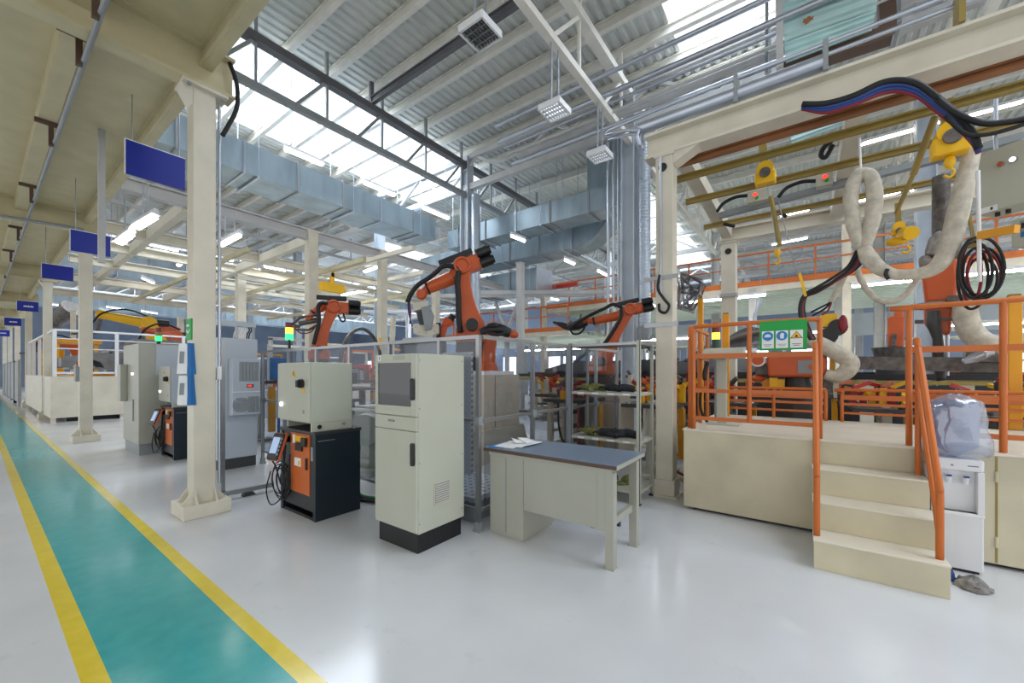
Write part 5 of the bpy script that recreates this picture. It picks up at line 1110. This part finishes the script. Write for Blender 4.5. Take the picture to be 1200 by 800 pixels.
def car_body(label, x, y, z, L, m, sgn=1):
    """Bare sheet-metal car body, side shell along Y, nose towards -Y*sgn."""
    t = thing('car_body', label, 'car body', (x, y, z), 'bare car bodies'); Wd = 1.6
    def pf(u, h): return (u * L * sgn, h)
    low = [(0, .25), (.06, .25), (.09, .45), (.15, .54), (.21, .45), (.24, .2), (.70, .2), (.73, .45), (.79, .54), (.85, .45), (.88, .25), (1, .3), (1, .75), (.86, .82), (.3, .78), (.18, .74), (.02, .58)]
    for xx in (x, x + Wd):
        MB().prism([(xx, y + pf(*q)[0], z + q[1]) for q in low], (.05 if xx == x else -.05, 0, 0)).build('side_panel', m, t)
        for a, b, w in (((.27, .78), (.42, 1.22), .07), ((.42, 1.22), (.78, 1.24), .07), ((.55, .8), (.55, 1.24), .09), ((.78, 1.24), (.9, .82), .1)):
            MB().bar((xx, y + pf(*a)[0], z + a[1]), (xx, y + pf(*b)[0], z + b[1]), w, .06, (1, 0, 0)).build('roof_pillar', m, t)
        MB().bar((xx + (-.006 if xx == x else .006), y + pf(.26, 0)[0], z + .5), (xx + (-.006 if xx == x else .006), y + pf(.7, 0)[0], z + .5), .01, .05).build('door_crease', m, t)
    MB().prism([(x, y + pf(.42, 0)[0], z + 1.22), (x, y + pf(.6, 0)[0], z + 1.27), (x, y + pf(.78, 0)[0], z + 1.24), (x, y + pf(.78, 0)[0], z + 1.2), (x, y + pf(.42, 0)[0], z + 1.18)], (Wd, 0, 0)).build('roof_skin', m, t)
    MB().prism([(x + .04, y + pf(0.02, 0)[0], z + .56), (x + .04, y + pf(.27, 0)[0], z + .76), (x + .04, y + pf(.27, 0)[0], z + .72), (x + .04, y + pf(.02, 0)[0], z + .5)], (Wd - .08, 0, 0)).build('front_deck', m, t)
    MB().box(x + .03, x + Wd - .03, y + pf(.005, 0)[0], y + pf(.03, 0)[0], z + .28, z + .56).build('front_panel', m, t); MB().box(x + .03, x + Wd - .03, y + pf(.985, 0)[0], y + pf(.995, 0)[0], z + .3, z + .76).build('rear_panel', m, t); MB().bar((x, y + pf(.27, 0)[0], z + .78), (x + Wd, y + pf(.27, 0)[0], z + .78), .1).bar((x, y + pf(.42, 0)[0], z + 1.2), (x + Wd, y + pf(.42, 0)[0], z + 1.2), .1).build('windscreen_frame', m, t)
    MB().box(x + .05, x + Wd - .05, y + min(0, L * sgn) + .3, y + max(0, L * sgn) - .2, z + .2, z + .26).build('floor_pan', m, t)
    return t


car_body('bare grey car body on the conveyor behind the steel shelf unit', 10.6, 6.6, 1.02, 4.0, 'dbody', -1)
car_body('bare car body deeper in the cell under the mezzanine', 13.5, 4.2, 1.1, 4.1, 'body', -1)
one('lift_beam', MB().bar(at(998, 425, X=7.4), at(1185, 428, X=7.4), .12, .18).bar(at(1130, 416, X=7.3), at(1185, 420, X=7.3), .1, .12), 'iron', 'grey brown lifting beam lying level behind the stair handrails', 'beam')
one('film_roll', MB().tube([at(1128, 424, X=7.0), at(1140, 420, X=7.0), at(1152, 415, X=7.0), at(1164, 412, X=7.0)], [.03, .06, .07, .04], 9), 'film', 'shiny film wrapped part lying on the grey brown beam', 'part')
t = thing('fender', 'shiny bare steel fender hung behind the operator console', 'fender', at(868, 400, X=7.6))
vs = []; n = 9
for i in range(n):
    x, y = 850 + 44 * i / (n - 1), 397 - 14 * math.sin(i / (n - 1) * 2.2); a, b = at(x, y, X=7.6), at(x + 2, y + 20 - 8 * abs(i - 4) / 4, X=7.75)
    vs += [a, (a * .5 + b * .5) + V((-.06, 0, 0)), b]
t_ = MB().add(vs, [(3 * i + j, 3 * i + 3 + j, 3 * i + 4 + j, 3 * i + 1 + j) for i in range(n - 1) for j in range(2)], True); o = t_.build('fender_skin', 'body', t); sd = o.modifiers.new('thick', 'SOLIDIFY'); sd.thickness = .02
MB().cyl(at(884, 370, X=7.6), at(884, 385, X=7.6), .02, n=8).cyl(at(884, 370, X=7.6), at(892, 350, X=7.6), .03, n=8).build('hanger', 'pipe', t)


FIXC = ['red', 'dred', 'yellow', 'orange', 'iron', 'tooling', 'black', 'amber']


def fixture(x, y, h, label, seed, base='tooling', w=.45):
    """Clamping fixture: perforated stand, table, clamp heads."""
    rd = random.Random(seed); t = thing('clamping_fixture', label, 'fixture', (x, y, 0), 'clamping fixtures in the cell')
    s = MB()
    for a in (-w / 2, w / 2): s.box(x + a - .05, x + a + .05, y - .05, y + .05, 0, h * .78)
    for kx in range(5): s.box(x - w / 2, x + w / 2, y - .04, y + .04, .1 + kx * h * .18, .16 + kx * h * .18)
    s.box(x - w * .9, x + w * .9, y - .25, y + .25, 0, .05); s.build('stand', base, t, .006)
    MB().box(x - w, x + w, y - .35, y + .35, h * .78, h * .82).build('table', 'dgrey', t)
    for i in range(9):
        u, v = rd.uniform(-w, w), rd.uniform(-.35, .35); hh = h * .82; m = FIXC[rd.randrange(8)]; z2 = hh + rd.uniform(.1, .3)
        c = MB().box(x + u - .04, x + u + .04, y + v - .04, y + v + .04, hh, z2).build('clamp', m, t, .006)
        MB().bar((x + u, y + v, z2), (x + u + rd.uniform(-.15, .15), y + v + rd.uniform(-.2, .2), z2 + rd.uniform(.02, .12)), .045, .05).cyl((x + u, y + v, z2 - .06), (x + u + rd.uniform(-.1, .1), y + v + rd.uniform(-.12, .12), z2 - .02), .03, n=8).build('clamp_arm', FIXC[rd.randrange(5)], c)
    MB().tube([(x - w, y - .3, h * .75), (x - w - .05, y - .34, h * .4), (x - w + .1, y - .36, .2), (x, y - .4, .03)], .02, 6).build('hose', 'dred' if seed % 2 else 'rubber', t)
    MB().box(x + w * .6, x + w * .9, y - .33, y - .25, .2, h * .74).build('cable_duct', 'amber', t)
    return t


fl = [(6.9, 4.0, 1.32, 'first clamping fixture past the cream pedestal'), (6.05, 3.15, 1.3, 'clamping fixture directly behind the fence end of the shelf'), (7.2, 2.1, 1.34, 'clamping fixture seen through the middle of the steel shelf'), (6.0, 1.8, 1.28, 'clamping fixture seen past the post of the steel shelf'), (4.7, 7.6, 1.45, 'clamping fixture behind the grey switch enclosure'), (3.55, 9.7, 1.6, 'clamping fixture close behind the blue grey cabinet'), (5.95, 7.4, 1.5, 'clamping fixture between the enclosure and the computer cabinet'), (4.1, 4.5, 1.25, 'clamping fixture just above the grey switch enclosure'),
      (7.4, 1.0, 1.25, 'clamping fixture behind the operator console'), (7.4, -.85, 1.25, 'clamping fixture in the gap between the low guard rails'), (7.45, -1.75, 1.2, 'clamping fixture behind the stair handrails'), (7.45, -2.7, 1.3, 'clamping fixture behind the dispenser handrail'), (8.3, 2.6, 1.4, 'deeper clamping fixture past the stout cream post'), (8.42, 1.5, 1.4, 'deeper clamping fixture beyond the cream post of the mezzanine'), (8.5, -.1, 1.4, 'deeper clamping fixture behind the level orange forearm'), (8.4, -2.4, 1.4, 'deeper clamping fixture behind the amber post'), (8.3, 7.2, 1.5, 'clamping fixture beyond the cream pedestal beside the conveyor end'), (6.3, 8.9, 1.6, 'clamping fixture behind the leaning robot')]
for i, (x, y, h, l) in enumerate(fl): fixture(x, y, h, l, 10 + i, ('tooling', 'iron', 'midgrey')[i % 3])
# tread plates and low steps inside the fence
t = thing('step_platform', 'low perforated metal step just inside the fence corner', 'step', (3.3, 3.1, 0))
MB().box(2.95, 3.75, 2.65, 4.2, .20, .25).build('tread_plate', 'perf', t); MB().box(2.97, 3.73, 2.67, 4.18, 0, .20).build('side_skirt', 'midgrey', t)
one('guard_plate', MB().box(3.62, 3.66, 3.3, 4.3, .25, 1.75), 'plate', 'upright grey tread plate guard behind the computer cabinet', 'plate')
one('robot_stand', MB().box(3.3, 3.9, 5.0, 5.6, 0, .1).box(3.42, 3.78, 5.12, 5.48, .1, 1.0).cyl((3.6, 5.3, .7), (3.2, 4.9, .7), .22, n=18), 'grey', 'light grey machine stand between enclosure and computer cabinet', 'stand', bevel=.01)
one('switch_cabinet', MB().box(3.5, 4.3, 7.6, 8.0, .1, 1.0).box(3.55, 4.25, 7.62, 7.98, 0, .1), 'midgrey', 'low grey cabinet inside the fence next to the blue grey cabinet', 'cabinet', bevel=.01)
t = thing('status_box', 'small grey box with a green lamp behind the fence', 'box', (3.6, 7.9, 1.0)); MB().box(3.66, 3.86, 7.6, 7.7, 1.18, 1.5).box(3.74, 3.78, 7.62, 7.68, 1.0, 1.18).build('housing', 'grey', t); MB().cyl((3.73, 7.6, 1.42), (3.73, 7.58, 1.42), .03, n=12).build('green_lamp', 'lampgreen', t)
one('pictogram_board', MB().box(3.45, 3.8, 8.42, 8.45, 1.35, 1.78).box(3.6, 3.64, 8.43, 8.47, 0, 1.4), 'lblue', 'blue board on a stand behind the fence near the blue grey cabinet', 'board')
one('turntable_ring', MB().tube([(4.3 + .75 * math.cos(a * .314), 6.6 + .5 * math.cos(a * .314), 1.55 + .75 * math.sin(a * .314)) for a in range(21)], .035, 8, 2).box(4.2, 4.4, 6.5, 6.7, 0, .82), 'iron', 'dark round turning ring behind the grey switch enclosure', 'ring')
t = thing('signal_tower', 'signal tower with amber and green lamps lit inside the fence', 'signal light', at(339, 400, Y=9.0)); c = at(339, 398, Y=9.0)
for z0, z1, m, l in ((c.z, c.z + .13, 'lampgreen', 'green_lens'), (c.z + .13, c.z + .26, 'lampamber', 'amber_lens'), (c.z + .26, c.z + .37, 'redoff', 'red_lens')): MB().cyl((c.x, c.y, z0), (c.x, c.y, z1), .075, n=14).build(l, m, t)
MB().cyl((c.x, c.y, 0), (c.x, c.y, c.z), .03, n=8).build('stem', 'black', t)

# ================================================================ CREAM FRAME of the cell deeper in the hall
def slim(x, y, h, w, label, m='cream'): return post_column(x, y, w, h, label, m)


slim(5.31, 10.5, 5.2, .24, 'slim cream post behind the leaning robot'); slim(7.49, 10.5, 5.2, .22, 'slim cream post with a yellow tag behind the computer cabinet'); slim(5.6, 16.0, 4.9, .26, 'slim cream post behind the top of the blue grey cabinet'); slim(7.0, 28.5, 4.6, .26, 'slim cream post behind the yellow robot'); slim(9.7, 10.5, 5.1, .2, 'slim cream post hidden mostly by the biggest robot'); slim(3.2, 31.6, 4.8, .2, 'slim cream post near the far machine base')
one('post_tag', MB().box(7.36, 7.38, 10.38, 10.5, 2.2, 2.55), 'yellow', 'yellow tag on the slim post behind the computer cabinet', 'tag')
gx = 'cream frame beams over the cell'
bl = [(10.5, 5.1, 'tru', 'grey top beam of the cell frame passing the slim cream posts'), (13.6, 5.0, 'cream', 'first cream cross beam behind the grey top beam'), (15.4, 4.95, 'cream', 'second cream cross beam behind the grey top beam'), (17.6, 4.9, 'cream', 'third cream cross beam behind the grey top beam'), (20.5, 4.8, 'cream', 'fourth cream cross beam behind the grey top beam'), (24, 4.7, 'cream', 'fifth cream cross beam behind the grey top beam')]
for y, z, m, l in bl: one('frame_beam', MB().ibeam((1.68, y, z), (13.6, y, z), .26, .2, .03), m, l, 'beam', gx)
for i, x in enumerate((2.7, 5.31, 7.49)): one('frame_beam', MB().bar((x, 10.6, 5.02), (x, 24, 4.9), .16, .24), 'cream', '%s long cream beam running back from the grey top beam' % ORD[i], 'beam', gx)
for i, (x, z, y0) in enumerate(((5.9, 4.35, 9.0), (6.64, 4.65, 8.0), (4.0, 4.5, 11), (8.3, 4.6, 9.5), (9.3, 4.3, 10.5))): one('frame_beam', MB().bar((x, y0, z), (x, 23, z), .09, .11), 'cream' if i % 2 else 'mezz', '%s lower monorail under the cell frame, %s painted' % (ORD[i], 'cream' if i % 2 else 'olive'), 'beam', gx)
for i, y in enumerate((11.8, 12.8, 14.4, 16.6)): one('frame_beam', MB().bar((5.0, y, 4.5), (10, y, 4.5), .1, .12), 'cream', '%s short cream tie between the lower monorails' % ORD[i], 'beam', gx)
one('chain_hoist', MB().obox((6.6, 11.8, 4.1), (.35, 0, 0), (0, .12, 0), (0, 0, .13)).cyl((6.3, 11.8, 4.1), (7.0, 11.8, 4.1), .1, n=12).bar((6.6, 11.8, 4.2), (6.6, 11.8, 4.6), .1), 'yellow', 'yellow hoist under the cell frame above the leaning robot', 'hoist')
one('light_board', MB().bar((8.9, 12.5, 3.6), (9.4, 12.5, 0), .16).bar((9.4, 12.5, 3.6), (9.2, 12.5, 0), .14), 'cream', 'pair of crossed cream braces behind the slim tagged post', 'brace')

# ================================================================ MEZZANINE R with orange railing
def mezz(x0, x1, y0, y1, z, label, rl):
    t = thing('mezzanine_deck', label, 'mezzanine', (x0, y0, z - .2))
    c = corrugated(y0, y1, x0, x1, z - .1, .45, .12)
    m = MB(); m.add([(v.y, v.x, v.z) for v in c.v], [f[::-1] for f in c.f]); m.build('deck_sheet', 'greensheet', t); MB().box(x0, x1, y0, y1, z + .03, z + .06).build('deck_top', 'grey', t)
    MB().box(x0 - .03, x0, y0, y1, z - .04, z + .14).build('toe_board', 'rail', t); MB().box(x0, x0 + .12, y0, y1, z - .25, z - .04).build('edge_beam', 'cream', t)
    h = thing('mezzanine_railing', rl, 'handrail', (x0, y0, z), 'orange mezzanine railings')
    for zz, w in ((z + 1.05, .06), (z + .62, .04)): MB().box(x0 + .06, x0 + .10, y0 + .05, y1 - .05, zz, zz + w).build('rail', 'rail', h)
    n = int((y1 - y0) / 1.25)
    for i in range(n + 1): yy = y0 + .08 + (y1 - y0 - .16) * i / n; MB().box(x0 + .055, x0 + .105, yy - .025, yy + .025, z + .062, z + 1.1).build('rail_post', 'rail', h)
    return t


mezz(16, 24, -13, 10.0, 4.5, 'pale green mezzanine deck with an orange edge behind the platform', 'orange railing on top of the pale green mezzanine')
mezz(15.2, 24, 8.2, 18, 3.35, 'lower pale mezzanine deck behind the biggest robot', 'orange railing on top of the lower pale mezzanine')
for i, (x, y, h, m) in enumerate(((15.9, 9.9, 6.2, 'cream'), (11.6, 8.2, 5.4, 'tru'), (16.1, 6.2, 6.4, 'cream'), (16.1, 1.5, 4.4, 'tru'), (16.1, -3.0, 4.4, 'tru'), (20, 4, 4.4, 'tru'), (20, -1, 4.4, 'tru'), (16.2, -1.0, 6.3, 'cream'), (20, 9, 4.4, 'tru'), (15.4, 17, 4.0, 'tru'))):
    slim(x, y, h, .22, '%s %s support post along the mezzanines, from the robot side' % (ORD[i], 'cream' if m == 'cream' else 'pale grey'), m)
one('red_beam', MB().bar((15.4, 12.5, 5.28), (15.4, 7.9, 5.28), .16, .16), 'red', 'red painted beam above the lower pale mezzanine', 'beam')
for i, (y, z) in enumerate(((8.5, 5.6), (10.5, 5.7), (15.6, 5.5))): one('pipe_beam', MB().bar((11.5, y + 2, z - 1.0), (16, y - 3, z - .85), .12, .14), 'tru', '%s pale green tie beam crossing near the red beam' % ORD[i], 'beam', 'tie beams near the red beam')
one('brace_pair', MB().bar((14.9, 10.6, 4.85), (14.9, 11.3, 3.4), .12).bar((14.9, 12.0, 4.85), (14.9, 11.3, 3.4), .12).bar((14.9, 11.3, 3.4), (14.9, 11.3, .0), .16), 'tru', 'Y-shaped pale brace standing behind the lower mezzanine', 'brace')
for i, (y0, y1, z0, z1) in enumerate(((-12, -4, 1.0, 3.2), (-3, 3.5, 1.0, 3.2), (4.5, 9, .6, 2.9), (10, 16, .6, 2.6))):
    t = thing('partition_panel', '%s pale blue partition panel under the mezzanines, from the dispenser side' % ORD[i], 'partition', (24.2, y0, 0), 'pale partition panels')
    MB().box(24.15, 24.25, y0, y1, 0, z0).box(24.15, 24.25, y0, y1, z1, 4.2).build('panel', 'bluegrey', t)
    for k_ in range(6): yy = y0 + (y1 - y0) * k_ / 5; MB().box(24.1, 24.3, yy - .08, yy + .08, 0, 4.2).build('frame_post', 'tru', t)
for i, (x, y, l) in enumerate(((17, 1.9, 'first tall steel rack beneath the pale green mezzanine'), (17.0, -4.9, 'second tall steel rack beneath the pale green mezzanine'), (17, 5.5, 'third tall steel rack beneath the pale green mezzanine'))):
    t = thing('storage_rack', l, 'rack', (x, y, 0), 'steel racks under the mezzanine')
    for a in (0, .8):
        for b in (0, 2.4): MB().box(x + a, x + a + .07, y + b, y + b + .07, 0, 2.6).build('post', 'tru', t)
    for z in (.4, 1.1, 1.8, 2.5): MB().box(x, x + .87, y, y + 2.47, z, z + .06).build('rack_shelf', 'grey', t)
    for k_ in range(4): one('parts_crate', MB().box(x + .1, x + .75, y + .2 + k_ * .55, y + .62 + k_ * .55, 1.161, 1.55).box(x + .08, x + .77, y + .18 + k_ * .55, y + .64 + k_ * .55, 1.5, 1.56), ('lblue', 'dgrey', 'orange', 'midgrey')[k_], '%s crate in the %s rack below the mezzanine, from its shelf end' % (ORD[k_], ORD[i]), 'crate', 'crates in the racks')

# ================================================================ FAR END of the walkway: machine base with car bodies
t = thing('machine_base', 'long cream machine base beside the green walkway', 'machine base', (3, 22, 0))
MB().box(1.75, 6.5, 17.9, 27, .14, 1.34).box(1.36, 1.75, 17.9, 19.7, .14, 1.34).box(1.36, 1.75, 20.35, 27, .14, 1.34).build('side_panel', 'cream', t); MB().box(1.75, 6.5, 17.89, 27, 1.34, 1.37).box(1.35, 1.75, 17.89, 19.7, 1.34, 1.37).box(1.35, 1.75, 20.35, 27, 1.34, 1.37).build('top_plate', 'tread', t)
for x in (1.42, 2.9, 4.4): MB().box(x - .05, x + .05, 17.95, 18.05, 0, .14).build('foot', 'cream', t)
for y in (20.6, 22.2, 24.5, 26.7): MB().box(1.4, 1.5, y - .05, y + .05, 0, .14).build('foot', 'cream', t)
MB().box(1.9, 6.0, 19.0, 20.2, 1.371, 1.455).build('yellow_skid', 'amber', t); MB().box(1.7, 6, 18.2, 26, .0, .14).build('gap_shade', 'black', t)  # black box imitates the shaded gap between the feet under the base
t = thing('safety_fence', 'white tube fence on top of the long cream machine base', 'fence', (3, 18, 1.374))
for x in (1.45, 2.78, 4.5): MB().box(x - .04, x + .04, 17.97, 18.05, 1.374, 2.78).build('fence_post', 'white', t)
for z in (1.45, 2.2, 2.5, 2.74): MB().box(1.45, 4.6, 17.99, 18.03, z, z + .06 if z > 2.6 or z < 1.5 else z + .03).build('fence_rail', 'white', t)
MB().box(1.41, 1.49, 20.4, 27, 2.72, 2.78).build('fence_rail', 'white', t); MB().box(1.41, 1.49, 18.05, 19.6, 2.72, 2.78).build('fence_rail', 'white', t)
for y in (20.4, 22.5, 24.7, 26.9): MB().box(1.41, 1.49, y - .04, y + .04, 1.374, 2.75).build('fence_post', 'white', t)
car_body('bare grey car body up on the long cream machine base', 1.62, 18.75, 1.4, 4.2, 'body', -1).rotation_euler = (0, 0, PI / 2)
def far_robot(x, y, z, m, label, hm='rubber', s=1.0, flip=1):
    t = thing('industrial_robot', label, 'robot', (x, y, z), 'robots at the far machine base'); n = V((0, 1, 0)); Y = y
    S, E_ = V((x, y, z + .55 * s)), V((x - .45 * s * flip, y, z + 1.6 * s)); W = V((x - 1.45 * s * flip, y, z + 1.75 * s))
    MB().cyl((x, y, z), (x, y, z + .5 * s), .32 * s, .26 * s, 16).build('robot_base', 'charcoal', t); link(MB(), S, E_, .24 * s, .17 * s, n, .3 * s).build('lower_arm', m, t, .02); MB().cyl(E_ - n * .2 * s, E_ + n * .2 * s, .2 * s, n=16).build('elbow_joint', m, t)
    MB().cyl(E_, W, .16 * s, .11 * s, 14).build('upper_arm', m, t); MB().ball(W, .14 * s).build('wrist', m, t); MB().cyl(E_ + V((.15 * s * flip, 0, .05)), E_ + V((.5 * s * flip, 0, .05)), .11 * s, n=10).build('motor', 'black', t)
    MB().tube([E_ + V((.1 * flip, -.2, .25)), W + V((.5 * s * flip, -.2, .3)), W + V((0, -.2, .05)), W + V((-.2 * s * flip, -.1, -.4))], .035, 7).build('hose', hm, t); MB().bar(W, W - V((.15 * flip, 0, .55 * s)), .16, .12).bar(W - V((.15 * flip, 0, .55 * s)), W - V((.6 * s * flip, 0, .6 * s)), .08).build('gripper', 'iron', t)
    return t


far_robot(5.6, 21.6, 1.455, 'orange', 'orange robot on the machine base next to the control cabinet')
far_robot(5.5, 24.6, 1.371, 'yellow', 'yellow robot on the machine base beside the rust panel', s=1.5)
far_robot(3.3, 28.5, 1.2, 'orange', 'orange robot reaching over the machine base from behind')
one('rust_screen', MB().box(5.3, 6.6, 27.1, 27.2, 0, 3.9), 'brick', 'rust coloured panel behind the yellow robot', 'panel')
one('fixture_frame', MB().bar((3.0, 18.35, 1.38), (3.15, 18.35, 2.2), .08).bar((3.15, 18.35, 2.2), (3.7, 18.35, 2.4), .08).bar((3.7, 18.35, 2.4), (3.75, 18.35, 1.38), .07), 'yellow', 'bent yellow clamp frame on the machine base', 'frame')
one('fixture_frame', MB().box(3.35, 3.66, 18.25, 18.6, 1.375, 2.15), 'orange', 'orange fixture block standing beside the bent yellow frame', 'block', bevel=.03)
one('vertical_tooling', MB().box(3.98, 4.16, 18.15, 18.3, 1.37, 2.45), 'midgrey', 'grey upright tooling post beside the control cabinet', 'post')
one('pallet_carrier', MB().box(1.7, 3.0, 22, 23.5, 2.6, 2.75).box(1.8, 1.9, 22.1, 22.2, 1.375, 2.6).box(2.8, 2.9, 22.1, 22.2, 1.375, 2.6).box(1.8, 1.9, 23.3, 23.4, 1.375, 2.6).box(2.8, 2.9, 23.3, 23.4, 1.375, 2.6), 'amber', 'yellow carrier frame behind the white tube fence', 'carrier')
for i, y in enumerate((28, 31, 34.2, 37.4, 40.6)):
    t = thing('walkway_guard', '%s grey guard panel along the walkway beyond the cream machine base' % ORD[i], 'guard', (1.25, y, 0), 'grey guards along the walkway')
    MB().box(1.2, 1.26, y + .05, y + 2.95, .15, 2.0).build('guard_sheet', 'midgrey', t)
    for yy in (y, y + 3.0): MB().box(1.18, 1.28, yy - .03, yy + .03, 0, 2.05).build('post', 'alu', t)
t = thing('signal_tower', 'signal tower with a green lamp near the far grey guards', 'signal light', (1.6, 29, 0)); MB().cyl((1.6, 29, 0), (1.6, 29, 2.2), .04).build('stem', 'midgrey', t); MB().cyl((1.6, 29, 2.2), (1.6, 29, 2.45), .1).build('green_lens', 'lampgreen', t); MB().cyl((1.6, 29, 2.45), (1.6, 29, 2.7), .1).build('red_lens', 'redoff', t)
t = thing('access_ladder', 'orange ladder rail beside the third cream column', 'ladder', (1.55, 26.6, 0))
for a in (0, .6): MB().cyl((1.5 + a, 27.6, 0), (1.5 + a, 27.6, 2.6), .03, n=8).build('side_rail', 'rail', t)
for z in range(7): MB().cyl((1.5, 27.6, .3 + z * .35), (2.1, 27.6, .3 + z * .35), .02, n=6).build('rung', 'rail', t)
one('yellow_cabinet', MB().box(1.9, 2.7, 29.5, 30.2, 0, 2.6), 'amber', 'amber yellow cabinet behind the cream machine base', 'cabinet', bevel=.02)
one('ventilation_fan', MB().cyl(at(65, 378, D=22), at(86, 361, D=22), .3, .55, 18).cyl(at(63, 380, D=22), at(65, 378, D=22), .34, n=18), 'iron', 'big dark funnel hanging between the second and third columns', 'funnel')
# machines that fill the depth of the hall behind the cell
rd = random.Random(5); nm = 0
for (x, y) in ((6.5, 14.5), (8.6, 15.8), (8.0, 18.3), (12.0, 19.2), (12.5, 16.5), (12.8, 21), (16.5, 23), (7.5, 26), (11, 27.5), (16, 29), (20.5, 26), (18.5, 20.4), (5.0, 31), (9, 33), (14, 35)):
    t = thing('welding_station', '%s welding station in the depth of the hall behind the fence, from the near side' % (ORD[nm] if nm < 16 else ''), 'machine', (x, y, 0), 'welding stations deep in the hall'); nm += 1
    MB().box(x - .8, x + .8, y - .6, y + .6, 0, .9).build('station_base', rd.choice(['cream', 'grey', 'bluegrey']), t); fr = rd.choice(['amber', 'orange', 'tru', 'cream'])
    for a in (-.75, .75): MB().box(x + a - .05, x + a + .05, y - .55, y - .45, .9, 2.6).build('frame_post', fr, t)
    MB().box(x - .8, x + .8, y - .55, y - .45, 2.55, 2.65).build('frame_beam', fr, t)
    for i in range(4):
        u = rd.uniform(-.6, .6); MB().box(x + u - .1, x + u + .1, y - .5, y + .3, .9, 1.2 + rd.uniform(0, .8)).build('tool_block', rd.choice(['orange', 'dbody', 'red', 'yellow', 'black', 'midgrey']), t, .02)

# ================================================================ camera, sky, view
wd = bpy.data.worlds.new('World'); bpy.context.scene.world = wd; wd.use_nodes = True
bg = wd.node_tree.nodes['Background']; bg.inputs['Color'].default_value = (.95, .97, 1.0, 1); bg.inputs['Strength'].default_value = WORLD
cd = bpy.data.cameras.new('camera'); co = bpy.data.objects.new('camera', cd); COL.objects.link(co)
co.location = (0, 0, EYE); co.rotation_euler = (PI / 2, 0, -AZ)
cd.lens = FPX / 1200 * 36; cd.sensor_width = 36; cd.shift_y = (HY - 400) / 1200; cd.clip_start = .05; cd.clip_end = 200
sc = bpy.context.scene; sc.camera = co
sc.view_settings.view_transform = 'Standard'; sc.view_settings.look = 'None'; sc.view_settings.gamma = 1; sc.view_settings.exposure = EXPO; sc.view_settings.use_curve_mapping = False
